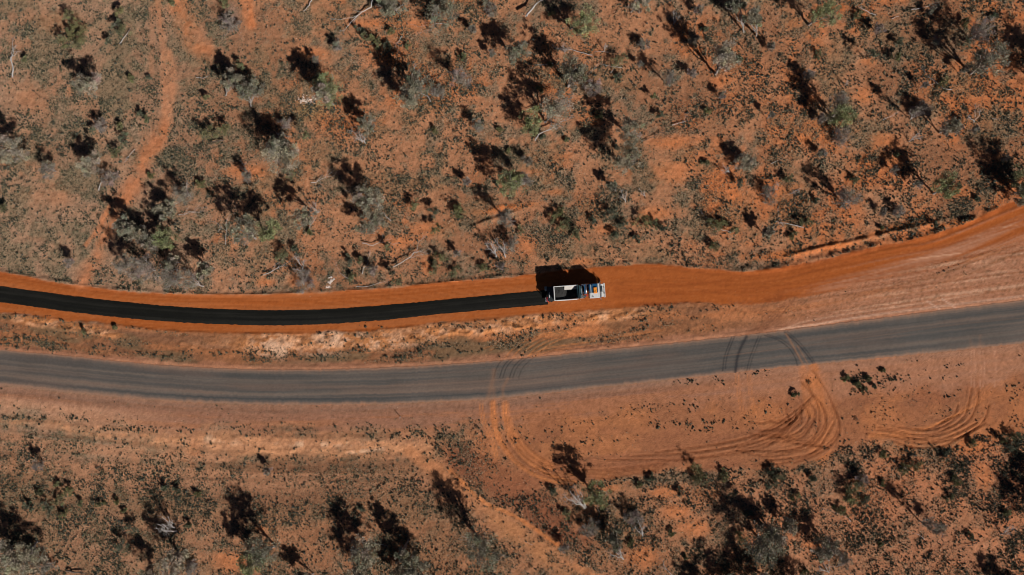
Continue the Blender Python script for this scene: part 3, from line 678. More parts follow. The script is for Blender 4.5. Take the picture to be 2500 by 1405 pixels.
BARK_G = np.array(alb(150, 140, 132)); BARK_D = np.array(alb(92, 80, 72)); BARK_W = np.array(alb(206, 198, 192))
def colarr(n, c, r, j=.12): return np.clip(c[None] * (1 + r.uniform(-j, j, (n, 1))), 0, .9)

def twigs(tip, d, L, rad, depth, r, parts):
    """recursive bare branches"""
    if depth == 0 or L < .12: return
    for k in range(int(r.integers(2, 4))):
        dd = d + r.normal(size=3) * .55; dd /= np.linalg.norm(dd) + 1e-9; dd[2] = dd[2] * .7 + .1
        e = tip + dd * L * r.uniform(.6, 1.1)
        parts.append(tube(wander(tip, e, 3, .10, r), np.linspace(rad, rad * .45, 3), 3))
        twigs(e, dd, L * .62, rad * .5, depth - 1, r, parts)

TREES = []
def make_tree(kind, Cp, Sp, rpx, Bp=None, seed=0, zc=None, dens_=1.0):
    """kind g grey-green mulga, p purple-grey twiggy, d dense bush, b bare.  Cp crown centre and Sp shadow centre as surveyed"""
    r = np.random.default_rng(5000 + seed)
    Crel = np.array([Cp[0] - 1250, -(Cp[1] - 702.5)], float) / PXM
    R = rpx / PXM * {'g': 1.40, 'p': 1.25, 'd': 1.15, 'b': 1.2}[kind]
    if zc is None:
        if Sp is None: zc = max(.55 * R, .3)
        else:
            Srel = np.array([Sp[0] - 1250, -(Sp[1] - 702.5)], float) / PXM
            v = KSH * np.array([SDX, SDY]) - Crel / HC
            zc = float((Srel - Crel) @ v / (v @ v))
    lo_, hi_ = {'g': (1.9, 8.5), 'p': (1.2, 6.5), 'd': (.45 * R, 3.2), 'b': (1.5, 7)}[kind]
    zc = min(max(zc, lo_), hi_)
    Xc = Crel * (1 - zc / HC)
    if Sp is not None:
        Xs = np.array([Sp[0] - 1250, -(Sp[1] - 702.5)]) / PXM - zc * KSH * np.array([SDX, SDY])
        Xc = .6 * Xc + .4 * Xs
    if Bp is not None: B = np.array([Bp[0] - 1250, -(Bp[1] - 702.5)], float) / PXM
    else: B = Xc + r.normal(size=2) * R * .22
    # keep a base from being absurdly far away
    dv = B - Xc; dn = np.linalg.norm(dv)
    if dn > 1.4 * R + .6 * zc: B = Xc + dv / dn * (1.4 * R + .6 * zc)
    bz = float(gz(B[0], B[1]))
    name = {'g': 'mulga_tree', 'p': 'twiggy_tree', 'd': 'bush', 'b': 'bare_tree'}[kind]
    root = empty(name, (B[0], B[1], bz - .03))
    cen = np.array([Xc[0] - B[0], Xc[1] - B[1], zc])
    tr = max(.045 * R + .012 * zc, .03) * {'g': 1, 'p': .8, 'd': .6, 'b': 1.1}[kind]
    barkc = {'g': BARK_G * .7 + BARK_D * .3, 'p': BARK_G, 'd': BARK_D, 'b': BARK_W * .35 + BARK_G * .45}[kind]
    # trunk
    fork = np.array([cen[0] * .18, cen[1] * .18, zc * (.22 if kind != 'd' else .12)])
    tp = wander((0, 0, -.1), fork, 4, .05, r); v, f = tube(tp, np.linspace(tr * 1.35, tr, 4), 7)
    link('trunk', mesh_np('trunk', v, f, M_BARK, True, colarr(len(v), barkc, r)), root)
    nl = {'g': int(r.integers(4, 7)), 'p': int(r.integers(4, 7)), 'd': 2, 'b': int(r.integers(3, 5))}[kind]
    tips = []; ph = r.uniform(0, 6.28)
    el = r.uniform(.78, 1.2); rot = r.uniform(0, 3.14)
    for k in range(nl):
        a = ph + 2 * np.pi * k / nl + r.normal() * .3; q = R * r.uniform(.3, .82)
        e = np.array([math.cos(a) * el, math.sin(a) / el]); e = np.array([e[0]*math.cos(rot) - e[1]*math.sin(rot), e[0]*math.sin(rot) + e[1]*math.cos(rot)])
        tip = cen + np.array([e[0] * q, e[1] * q, r.uniform(-.5, .42) * R])
        tip[2] = max(tip[2], .25 * zc)
        tips.append(tip)
    if kind in 'gpd':
        tips.append(cen + np.array([0, 0, .4 * R]))
    for tip in tips:
        parts = []; mid_ = fork + (tip - fork) * .55 + r.normal(size=3) * .06 * R
        path_ = np.concatenate([wander(fork, mid_, 4, .05, r), wander(mid_, tip, 4, .06, r)[1:]])
        parts.append(tube(path_, np.linspace(tr * .72, tr * .22, len(path_)), 5))
        nb = {'g': 3, 'p': 5, 'd': 1, 'b': 3}[kind]
        for q_ in range(nb):
            i0 = int(r.integers(2, len(path_))); d = tip - fork; d /= np.linalg.norm(d)
            if kind in 'pb': twigs(path_[i0], d, R * (.38 if kind == 'p' else .42), tr * .33, 3 if kind == 'b' else 2, r, parts)
            else:
                e = path_[i0] + (d + r.normal(size=3) * .6) * R * .4; parts.append(tube(wander(path_[i0], e, 4, .08, r), np.linspace(tr * .3, tr * .12, 4), 4))
        v, f = cap_join(parts)
        link('limb', mesh_np('limb', v, f, M_BARK, True, colarr(len(v), barkc, r)), root)
    # crown
    if kind in 'gpd':
        nclump = int({'g': 34, 'p': 26, 'd': 20}[kind] * (R / 1.9) ** 1.0 + 8); nclump = min(nclump, 66)
        tt = np.array(tips)
        ci = r.integers(0, len(tt), nclump)
        sg = np.array([.30 * R, .30 * R, .26 * R if kind != 'd' else .22 * R])
        cc = tt[ci] + r.normal(size=(nclump, 3)) * sg
        uu = r.normal(size=(nclump, 3)); uu /= np.linalg.norm(uu, axis=1, keepdims=True); uu *= (r.uniform(0, 1, nclump) ** .4)[:, None]
        fill = r.uniform(0, 1, nclump) < {'g': .5, 'p': .45, 'd': .3}[kind]
        cc = np.where(fill[:, None], cen + uu * np.array([R * el * .92, R / el * .92, R * (.85 if kind != 'd' else .45)]), cc)
        # pull stray clumps in
        dd = cc[:, :2] - cen[:2]; rad = np.linalg.norm(dd, axis=1); lim = R * (1.0 + .12 * np.sin(np.arctan2(dd[:, 1], dd[:, 0]) * 3 + ph))
        k_ = np.where(rad > lim, lim / (rad + 1e-9), 1); cc[:, :2] = cen[:2] + dd * k_[:, None]
        cc[:, 2] = np.maximum(cc[:, 2], .18 * zc)
        per = int({'g': 66, 'p': 50, 'd': 50}[kind] * dens_)
        rep = np.repeat(np.arange(nclump), per); m = len(rep)
        csz = R * r.uniform(.12, .25, nclump) + .05
        u = r.normal(size=(m, 3)); u /= np.linalg.norm(u, axis=1, keepdims=True); u *= (r.uniform(0, 1, m) ** .45)[:, None]
        P = cc[rep] + u * csz[rep][:, None] * [1, 1, .65]
        P[:, 2] = np.maximum(P[:, 2], .05)
        d = u * .8 + r.normal(size=(m, 3)) * .5 + [0, 0, .45]
        if kind == 'g':
            L = r.uniform(.18, .36, m); Wd = r.uniform(.10, .17, m)
            base = np.array([alb(158, 149, 130), alb(146, 140, 122), alb(162, 152, 134), alb(138, 134, 116)])[int(r.integers(0, 4))]
            if seed % 9 == 4: base = np.array(alb(146, 148, 108))
        elif kind == 'p':
            L = r.uniform(.22, .42, m); Wd = r.uniform(.045, .085, m)
            base = np.array([alb(150, 136, 128), alb(138, 128, 118), alb(142, 134, 122)])[int(r.integers(0, 3))]
        else:
            L = r.uniform(.12, .26, m); Wd = r.uniform(.06, .12, m)
            base = np.array([alb(112, 110, 80), alb(118, 114, 78), alb(100, 102, 82), alb(122, 118, 84)])[int(r.integers(0, 4))]
        if kind in 'gp': base = base * np.array([.86, .86, .82])
        tone = r.uniform(.60, 1.30, nclump)
        warm = r.normal(size=(nclump, 3)) * .05 + 1
        c = base[None] * tone[rep][:, None] * warm[rep] * (1 + r.uniform(-.18, .18, (m, 1)))
        v, f, c = leafcloud(P, d, L, Wd, np.clip(c, .01, .6), r)
        link('crown' if kind != 'd' else 'foliage', mesh_np('crown', v, f, M_LEAF, False, c), root)
    TREES.append(dict(o=root, kind=kind, C=Cp, R=R, z=zc, sd=seed))
    return root

T = """
g 212,204 191,160 22 236,212
g 572,193 547,162 19 550,235
g 614,215 588,208 24 613,262
d 586,160 578,146 10
d 168,40 162,28 14
d 186,62 178,48 16
d 200,84 192,72 18
d 158,98 146,86 16
d 190,106 180,98 17
d 176,84 168,74 14
d 293,32 284,20 11
d 286,62 276,50 14
d 301,76 292,66 15
d 265,102 257,89 8
g 12,365 7,308 26 32,350
d 345,276 335,270 10
d 357,290 350,280 8
d 295,308 288,298 9
d 303,340 297,328 14
d 225,317 219,305 8
p 243,305 236,296 14 245,326
d 512,328 500,312 20
d 547,318 536,298 16
g 688,378 640,318 30 700,350
g 678,352 636,300 18
p 560,52 553,44 18
d 550,8 543,0 14
d 420,6 416,-2 9
d 63,146 60,136 7
d 503,240 497,228 8
p 120,412 104,384 17
g 802,215 752,170 28 812,235
g 775,235 740,145 16
g 1022,205 948,140 25 1007,212
g 997,236 952,190 22 1010,240
p 1122,190 1073,138 20 1098,175
b 1000,180 1018,140 14 1004,192
g 1082,35 1040,3 28 1057,50
g 958,10 925,-15 22
d 877,74 871,66 11
d 893,88 886,80 12
d 908,98 900,88 12
d 924,106 918,96 12
d 942,112 936,103 12
p 826,110 812,102 12
d 956,78 951,68 9
d 995,114 992,108 7
g 1265,128 1208,80 22 1236,118
p 1196,26 1184,6 14
g 1295,292 1245,255 22
b 868,325 845,295 16 886,348
b 880,335 860,300 14 892,350
g 900,303 862,270 16
d 747,342 716,282 8 737,338
b 688,335 662,300 14 704,348
p 695,300 683,295 13
p 1163,312 1150,275 12 1172,320
p 1065,222 1058,215 16
g 1425,55 1352,22 27 1392,70
g 1400,175 1318,110 27 1387,212
g 1362,262 1290,200 29 1330,300
g 1535,325 1465,265 23 1522,318
g 1535,390 1452,332 24 1512,402
g 1768,140 1655,55 24 1746,182
b 1642,40 1630,20 12 1645,62
g 1797,15 1740,-45 18 1816,80
g 1832,50 1770,-30 18 1848,90
p 1568,108 1550,93 12 1572,125
p 1636,195 1578,140 15 1627,205
b 1478,112 1455,92 8 1475,124
g 1560,6 1505,-30 18 1540,30
d 1596,238 1577,216 8
d 1508,150 1500,143 20
b 1372,118 1362,110 16 1378,128
p 1446,215 1438,205 20
d 1612,282 1602,268 9
g 2010,34 1920,-30 24 1973,62
d 2130,138 2074,100 15 2108,140
d 2188,142 2168,130 11
d 2193,103 2172,88 12
g 2420,140 2265,76 30 2368,180
p 2398,68 2300,40 24 2367,98
d 2356,106 2338,92 16
g 2590,172 2472,158 38 2540,210
g 2575,108 2470,120 30
g 2056,278 1963,224 22 2030,292
p 2052,246 1950,182 18 2034,285
p 2050,330 2038,322 20
b 2064,198 2050,185 8 2062,209
p 2250,268 2222,250 17 2224,292
g 2320,312 2240,258 18 2293,325
p 2232,278 2140,205 10 2222,292
b 2368,270 2362,262 14 2377,300
b 2240,335 2200,305 14 2218,346
g 2530,438 2418,390 33 2488,462
g 2500,470 2440,430 22
d 2300,205 2289,194 12
g 226,402 208,366 21 238,392
d 286,373 272,362 13
p 266,430 258,424 16
p 447,472 426,434 21
g 405,510 382,478 20
g 308,556 286,500 18 318,560
g 402,584 374,532 21 402,574
g 345,572 318,540 17
g 372,592 345,560 16
p 330,648 286,570 22 348,640
p 366,655 300,600 26
p 402,682 398,606 28
p 440,690 450,612 22 497,700
g 420,640 400,600 14
g 600,563 556,492 24
g 658,563 615,495 20 640,560
p 605,430 582,400 12 606,422
b 590,405 576,385 10 604,422
d 491,450 486,440 11
d 9,507 5,493 11
g 748,528 690,468 18 760,515
b 765,505 748,490 14 778,520
g 900,486 848,432 26 925,500
g 908,540 862,492 25
g 1253,440 1178,390 23 1280,450
p 1285,432 1222,384 14
p 1237,530 1172,472 19 1217,516
d 1012,502 1000,488 14
d 1062,520 1046,500 15
d 1116,518 1104,498 17
d 1065,562 1048,540 12
b 1200,598 1155,560 18 1213,627
b 1222,600 1190,550 16 1234,628
p 1248,598 1228,575 16
d 694,618 684,606 20
d 726,612 716,598 11
b 735,640 705,615 22 742,662
p 742,682 730,672 22
d 850,636 842,624 13
d 877,636 868,622 10
d 974,688 940,645 13
d 946,602 930,588 9
d 1072,628 1062,616 17
d 1110,662 1104,654 16
d 1270,560 1262,552 10
g 1488,448 1472,432 8 1505,470
b 1520,475 1490,450 12 1528,494
b 1565,470 1545,448 8 1576,480
g 1822,393 1782,366 17
d 1806,446 1780,430 9
b 1765,412 1752,400 12 1782,422
d 1347,532 1335,516 13
d 1365,520 1352,508 14
d 1374,556 1364,544 15
d 1404,572 1394,556 13
d 1380,540 1372,530 12
d 1490,523 1476,506 18
d 1516,546 1506,534 15
d 1570,542 1560,528 18
d 1597,548 1588,536 12
d 1622,558 1612,546 9
d 1500,572 1488,560 11
d 1446,538 1440,528 10
d 1745,552 1732,534 18
d 1740,602 1728,588 13
d 1760,545 1750,530 12
d 1788,570 1780,535 10
g 1872,572 1838,525 11
p 1872,472 1862,458 18
g 2310,455 2198,382 22 2279,474
d 2187,378 2180,372 8
p 2075,488 1988,430 20 2058,498
p 2060,465 2010,455 12
d 1922,437 1908,424 13
b 1890,448 1882,440 9 1900,455
b 1938,462 1932,452 11 1925,475
p 2192,515 2170,498 12
d 1967,542 1953,528 15
d 1936,577 1926,568 12
d 2282,547 2265,536 7
d 2085,440 2078,432 12
g 14,1362 12,1268 30 30,1340
g 72,1366 52,1300 28
p 120,1380 100,1370 16
d 72,1236 66,1222 11
d 165,1200 160,1188 13
d 116,1236 108,1222 15
d 148,1222 142,1208 13
d 154,1256 148,1242 10
d 92,1204 90,1193 9
d 140,1182 137,1176 7
d 197,1232 195,1222 8
d 245,1232 242,1222 9
d 285,1222 280,1212 8
d 303,1248 300,1240 6
d 405,1194 400,1182 9
d 432,1196 429,1186 7
d 324,1288 310,1268 15
d 300,1334 288,1308 18
b 395,1285 345,1185 16 432,1299
b 412,1270 360,1195 14 428,1290
g 430,1372 380,1280 25 436,1346
g 368,1402 345,1335 18 374,1382
p 470,1385 455,1370 14
g 648,1344 585,1255 30
g 618,1375 560,1290 22
d 460,1282 454,1268 8
g 895,1345 828,1268 26
g 886,1396 838,1315 22
g 1004,1378 955,1280 19
g 1020,1402 985,1332 22
g 985,1352 914,1250 12
g 1180,1340 1102,1215 31 1166,1312
g 745,1412 690,1360 14 766,1400
g 1455,1210 1390,1122 24 1438,1192
b 1395,1205 1342,1148 22 1430,1244
b 1420,1215 1365,1165 16 1432,1240
p 1438,1290 1422,1250 20
g 1502,1322 1462,1262 16
b 1508,1345 1470,1300 20 1522,1366
b 1430,1290 1415,1270 14 1432,1304
b 1560,1280 1545,1262 18 1570,1311
p 1542,1258 1530,1245 18
d 1705,1148 1694,1138 20
d 1708,1172 1700,1162 16
g 1866,1330 1785,1238 34 1850,1312
g 1890,1300 1830,1250 20
g 2015,1342 1958,1278 22 2024,1370
g 1925,1290 1885,1228 14
g 1800,1440 1752,1368 36
g 1865,1432 1806,1352 24
g 1700,1435 1700,1400 18
d 1808,1312 1792,1300 15
g 2572,1245 2478,1192 34
g 2592,1195 2490,1148 26
p 2275,1280 2178,1205 17 2243,1272
p 2300,1290 2240,1240 12
d 2096,1186 2084,1166 19
d 2070,1215 2062,1204 20
d 2056,1245 2048,1235 16
p 2098,1170 2088,1158 12
b 2470,1298 2400,1225 14 2443,1304
g 2480,1440 2420,1388 22
p 2062,1365 2030,1340 16 2042,1385
g 1962,1440 1908,1388 26
b 2010,1385 1985,1355 16 2025,1400
d 1886,1182 1878,1172 15
d 1940,1210 1934,1200 11
d 1985,1170 1980,1160 11
d 1640,1300 1634,1292 9
d 2310,1115 2300,1105 12
d 2080,1200 2070,1190 22
d 2110,1225 2100,1215 16
d 1880,1150 1872,1142 16
d 1900,1165 1892,1155 18
d 1770,1160 1762,1150 14
d 2160,1110 2152,1102 12
d 2230,1135 2222,1126 16
d 2205,1145 2195,1136 14
d 2330,1170 2322,1160 12
d 1660,1200 1652,1192 10
d 1350,1200 1342,1192 12
d 1380,1255 1372,1246 12
d 1590,1165 1582,1158 11
d 1560,1185 1552,1178 9
d 2370,1085 2362,1078 12
g 985,1400 940,1350 18
d 1180,655 1172,646 14
d 1060,655 1052,646 14
d 1120,520 1112,508 12
g 500,660 462,610 16
p 300,640 270,600 16
d 2470,1070 2462,1050 14
d 2462,1090 2455,1080 16
d 2442,1085 2436,1040 7
d 2120,925 2114,918 9
d 2090,940 2085,932 10
d 2108,950 2102,944 8
d 2133,945 2127,938 8
d 2064,925 2059,918 8
d 2155,905 2150,899 6
d 1940,965 1934,959 9
d 208,808 204,800 7
d 283,800 280,795 5
"""
ti = 0
for ln in T.strip().splitlines():
    p = ln.split(); kind = p[0]
    c = tuple(map(float, p[1].split(','))); s = tuple(map(float, p[2].split(','))); rpx = float(p[3])
    b = tuple(map(float, p[4].split(','))) if len(p) > 4 else None
    make_tree(kind, c, s, rpx, b, ti); ti += 1

# smaller trees and bushes filling the scrub between the surveyed ones
rs = np.random.default_rng(77); placed = [t['C'] for t in TREES]; nsup = 0
for _ in range(4000):
    if nsup >= 75: break
    x = rs.uniform(10, 2490); y = rs.uniform(8, 1398)
    if rs.uniform() > (.35 + .65 * (x > 1200)): continue
    if not (y < f_n(x) - 28 or y > bush_n(x) + 25) or (y > 1100 and x < 900 and rs.uniform() < .7): continue
    wx, wy = W(x, y)
    if float(gsamp(bare, wx, wy)) > .3: continue
    if min(math.hypot(x - c_[0], y - c_[1]) for c_ in placed) < 36: continue
    k_ = 'p' if rs.uniform() < .5 else 'd'; rp = rs.uniform(6, 11)
    make_tree(k_, (x, y), None, rp, None, 700 + nsup, zc=(rs.uniform(1.2, 2.2) if k_ == 'p' else .6 * rp / PXM)); placed.append((x, y)); nsup += 1

# labels: what it looks like, then where it stands among its kind
def zone(c):
    x, y = c
    if y < f_n(x):
        bands = ["along the top edge", "in the upper scrub", "in the middle scrub", "north of the dirt road"]
        k = 0 if y < 150 else 1 if y < 330 else 2 if y < 0.75 * f_n(x) else 3
        z_ = bands[k]
    elif y < road_t(x): z_ = "on the bank between the two roads"
    elif y < road_b(x) + 75: z_ = "on the sealed road's southern verge"
    else:
        z_ = "in the southern scrub" if y < 1290 else "along the bottom edge"
    cl = ["far left", "left", "left of centre", "right of centre", "right", "far right"][min(5, max(0, int(x / 417)))]
    return z_, cl
looks = {'g': ("grey-green mulga", "tree"), 'p': ("grey twiggy tree", "tree"), 'd': ("dark green bush", "bush"), 'b': ("bare dead tree", "tree")}
cells = {}
for t in TREES:
    sz = "broad" if t['R'] > 1.75 else "mid-sized" if t['R'] > 1.05 else "small"
    if t['kind'] == 'd': sz = "large" if t['R'] > 1.1 else "rounded" if t['R'] > .75 else "small"
    if t['kind'] == 'b': sz = "tall" if t['z'] > 3.2 else "short"
    key = (t['kind'], sz) + zone(t['C']); cells.setdefault(key, []).append(t)
cells = cells
ordn = ["first", "second", "third", "fourth", "fifth", "sixth", "seventh", "eighth", "ninth", "tenth", "eleventh", "twelfth", "thirteenth", "fourteenth", "fifteenth", "sixteenth", "seventeenth", "eighteenth", "nineteenth", "twentieth"]
gname = {'g': "grey-green mulga trees in the scrub", 'p': "grey twiggy trees in the scrub", 'd': "dark green bushes in the scrub", 'b': "bare dead trees in the scrub"}
for key, ts in cells.items():
    ts.sort(key=lambda t: t['C'][0]); kind, sz, z_, cl = key
    for i, t in enumerate(ts):
        if len(ts) == 1: lab = f"{sz} {looks[kind][0]} {z_}, {cl}"
        elif len(ts) == 2: lab = f"{sz} {looks[kind][0]} {z_}, {cl}, {'left' if i == 0 else 'right'} of two"
        elif i == 0 : lab = f"leftmost {sz} {looks[kind][0]} {z_}, {cl}"
        elif i == len(ts) - 1: lab = f"rightmost {sz} {looks[kind][0]} {z_}, {cl}"
        else: lab = f"{sz} {looks[kind][0]} {z_}, {cl}, {ordn[i]} from left"
        tag(t['o'], lab, looks[kind][1], gname[kind])

lc = {}
for (o, x, y, rr_) in LOW:
    z_, cl = zone((x, y)); sz = "knee-high" if rr_ > .36 else "ankle-high"; z2 = z_ + (" upper part" if y > bush_n(x) and y < 1230 else ""); lc.setdefault((sz, z2, cl), []).append((x, o))
for (sz, z_, cl), ls in lc.items():
    ls.sort(key=lambda t: t[0]); n_ = len(ls)
    for i, (x, o) in enumerate(ls):
        ps = "" if n_ == 1 else ", leftmost" if i == 0 else ", rightmost" if i == n_ - 1 else f", {ordn[i]} from left" if i < 20 else f", {ordn[min(n_ - 1 - i, 19)]} from right"
        tag(o, f"{sz} dark shrub {z_}, {cl}{ps}", "shrub", "low dark shrubs on the red soil")

# ---------------------------------------------------------------- fallen logs
def log(poly, rad, label, branches=3, lift=.12, c=BARK_W, seed=0, name="fallen_log"):
    r = np.random.default_rng(900 + seed); P = []
    for i, (px_, py_) in enumerate(poly):
        x, y = W(px_, py_); P.append((x, y, float(gz(x, y)) + rad * .8 + lift * (0.3 + r.uniform(0, 1))))
    P = np.array(P); B = P[0].copy(); B[2] = float(gz(B[0], B[1]))
    root = empty(name, B); P = P - B
    dense = []
    for a, b in zip(P[:-1], P[1:]): dense += list(wander(a, b, 4, .04, r)[:-1])
    dense.append(P[-1]); dense = np.array(dense)
    v, f = tube(dense, np.linspace(rad, rad * .35, len(dense)), 7)
    link('trunk', mesh_np('trunk', v, f, M_BARK, True, colarr(len(v), c, r)), root)
    for k in range(branches):
        i0 = int(r.integers(len(dense) // 2, len(dense))); d = dense[-1] - dense[0]; d /= np.linalg.norm(d)
        parts = []; dd = d + r.normal(size=3) * [.6, .6, .15]; dd[2] = abs(dd[2]) * .5
        e = dense[i0] + dd * r.uniform(.8, 1.8); parts.append(tube(wander(dense[i0], e, 5, .09, r), np.linspace(rad * .45, rad * .15, 5), 5))
        twigs(e, dd * [1, 1, .3], .8, rad * .2, 2, r, parts)
        v, f = cap_join(parts); link('branch', mesh_np('branch', v, f, M_BARK, True, colarr(len(v), c, r)), root)
    tag(root, label, "log", "fallen dead timber")
LOGS = [
 ([(33,190),(34,165),(31,150),(27,137)], .16, "pale fallen log with splayed roots in the upper left corner", 4, 0.3),
 ([(122,247),(100,238),(77,218)], .05, "thin dark fallen branch on open soil, upper left", 1, 0.2),  # dark branch shape added where only a dead twig's shadow lies
 ([(293,107),(308,90),(320,71)], .10, "pale curved log beside the dark bushes, upper left", 0, .2),
 ([(480,190),(497,193),(513,187)], .07, "short white crooked log, upper left of the scrub", 0, .2),
 ([(556,45),(560,65),(574,70)], .07, "white forked stick in the grey bush patch near the top edge", 2, .2),
 ([(912,-8),(908,22),(884,32),(870,44),(852,66)], .15, "long curved fallen tree trunk near the top edge, left of centre", 4, .5),
 ([(766,-4),(756,15),(742,30)], .12, "pale straight log at the top edge, left of centre", 0, .3),
 ([(983,92),(972,106),(962,120)], .06, "pale forked branch pointing up right near the top edge", 3, .5),
 ([(1088,60),(1060,62),(1050,80)], .07, "cluster of white broken branches below the broad mulga near the top", 5, .4),
 ([(1284,50),(1298,30),(1310,16),(1326,9)], .24, "thick white leaning dead trunk at the top centre", 0, 1.6),
 ([(815,165),(826,178),(848,200)], .08, "dark forked log right of the mulga, upper left centre", 2, .4),
 ([(1052,250),(1044,236),(1028,230)], .13, "white forked log below the twin mulgas, upper centre", 1, .4),
 ([(1048,200),(1070,190),(1090,180)], .07, "dark thin fallen limb between two mulgas, upper centre", 0, .5),
 ([(1445,137),(1420,130),(1390,122),(1376,124)], .09, "long pale fallen branch beside the tall mulga, upper right centre", 3, .4),
 ([(1350,157),(1330,160),(1302,161)], .06, "thin pale branch crossing the mulga shadow, upper right centre", 1, .3),
 ([(1518,167),(1490,163),(1462,158)], .06, "thin white stick below the green shrub, upper right centre", 2, .3),
 ([(1490,180),(1498,168),(1517,155)], .05, "white forked twig lying in a green shrub, upper right centre", 1, .3),
 ([(1486,129),(1470,128),(1450,129)], .05, "short white stick above the green shrub, upper right centre", 0, .3),
 ([(1306,345),(1314,330),(1335,322),(1358,316)], .15, "fallen multi-stemmed dead tree below the broad mulga, centre top", 6, .7),
 ([(1316,262),(1300,266),(1284,268)], .11, "pale log beside the mulga shadow, centre top", 0, .3),
 ([(1566,348),(1585,338),(1610,326)], .09, "dark branching log right of the twin mulgas, centre right", 4, .4),
 ([(1640,307),(1655,302),(1668,300)], .09, "short pale log under a small shrub, centre right", 2, .3),
 ([(2136,39),(2115,28),(2094,18)], .10, "straight white log near the top edge, right", 1, .2),
 ([(2222,26),(2240,23),(2262,17)], .09, "white stick log beside the tree base at the top edge, right", 1, .2),
 ([(2175,48),(2184,43),(2194,41)], .08, "stubby white log near the top edge, right", 0, .1),
 ([(2320,221),(2300,218),(2285,206)], .09, "white forked log in the dark shrubs, upper right", 3, .3),
 ([(1978,292),(1988,290),(1998,286)], .05, "pair of short pale sticks, right scrub", 2, .2),
 ([(2152,295),(2165,288),(2182,282)], .06, "pale broken branch on the orange clearing, right scrub", 2, .3),
 ([(2420,291),(2432,292),(2440,291)], .05, "small white stick near the far right edge", 0, .2),
 ([(62,385),(52,372),(42,357)], .16, "dark thick log among grey trees at the left edge", 0, .5),
 ([(243,466),(248,450),(254,436)], .12, "white log lying by the twiggy grey tree, left scrub", 1, .3),
 ([(332,365),(320,378),(308,390)], .06, "grey branching stick beside the bare track, left", 3, .3),
 ([(455,350),(474,368),(490,375),(512,382)], .06, "long thin dark branch right of the bare track, left", 2, .5),
 ([(438,524),(452,526),(466,518)], .08, "heap of grey broken branches, left centre scrub", 6, .4),
 ([(553,598),(556,575),(558,540)], .06, "upright pale dead sapling laid on scrub, left centre", 3, .5),
 ([(535,566),(542,555),(530,545)], .05, "crooked grey twig in low scrub, left centre", 2, .3),
 ([(548,344),(532,346),(518,350)], .17, "thick dark log below the olive bush, left centre", 1, .4),
 ([(956,541),(946,532),(938,520)], .12, "pale broken log right of the broad mulga, centre", 0, .4),
 ([(757,570),(758,552),(775,530)], .10, "curved pale log below the leaning mulga, left centre", 0, .4),
 ([(762,448),(775,446),(795,436)], .09, "grey forked log above the dead limbs, left centre", 4, .4),
 ([(886,594),(912,600),(934,592)], .12, "curved grey log below the broad mulga pair, centre", 3, .4),
 ([(962,652),(985,640),(1006,626),(1015,615)], .12, "long pale branching log north of the dirt road, centre", 5, .5),
 ([(885,670),(888,655),(900,645)], .10, "curved white log just north of the dirt road, centre", 1, .3),
 ([(860,683),(845,677),(832,668)], .09, "pale straight stick log beside the white rock heap", 1, .3),
 ([(870,700),(895,700),(925,692)], .08, "long thin pale branch along the dirt road edge, centre", 2, .1),
 ([(645,672),(665,664),(680,655)], .10, "pale limb on the bank beside the dark thicket, left of centre", 4, .4),
 ([(1960,556),(1930,550),(1892,541)], .10, "long white branching log just north of the dirt road, right", 4, .4),
 ([(1782,569),(1755,560),(1728,545)], .08, "thin white branch in the dark bushes north of the road, right", 2, .5),
 ([(1880,402),(1892,395),(1900,392)], .05, "small pale curved stick, right scrub", 1, .3),
 ([(1780,550),(1790,545),(1800,540)], .04, "short dark twig north of the dirt road, right", 0, .3),
 ([(166,1392),(186,1396),(214,1398)], .22, "large dark fallen log at the bottom left edge", 2, .4),
 ([(438,1281),(446,1278),(452,1276)], .10, "short dark log beside the tall bare tree, lower left", 0, .3),
 ([(312,1316),(310,1302),(306,1290)], .07, "white forked stump beside two dark bushes, lower left", 3, .4),
 ([(912,1326),(930,1328),(948,1332)], .08, "short pale log between two mulga shadows, lower centre", 0, .2),
 ([(2209,1143),(2200,1140),(2192,1136)], .08, "small white log in the dark shrubs, lower right", 0, .2),
 ([(2255,1316),(2246,1308),(2238,1302)], .06, "small pale forked stick, lower right scrub", 1, .3),
 ([(2075,1272),(2070,1266),(2064,1260)], .06, "pale broken twigs on pinkish soil, lower right", 2, .3),
 ([(2390,1322),(2370,1330),(2345,1336)], .09, "dark log in open scrub, lower right", 1, .2),
 ([(1640,1402),(1630,1392),(1622,1385)], .08, "small white forked branch at the bottom edge, right of centre", 3, .4),
 ([(1300,1330),(1290,1325),(1283,1322)], .04, "tiny pale stick on brown soil beside the diagonal track", 1, .2),
]
for i, (pl, rad, lab, nb, lf) in enumerate(LOGS):
    log(pl, rad * .8, lab, nb, lf, BARK_D if "dark" in lab and "beside the dark" not in lab and "in the dark" not in lab else BARK_W * .62, i)

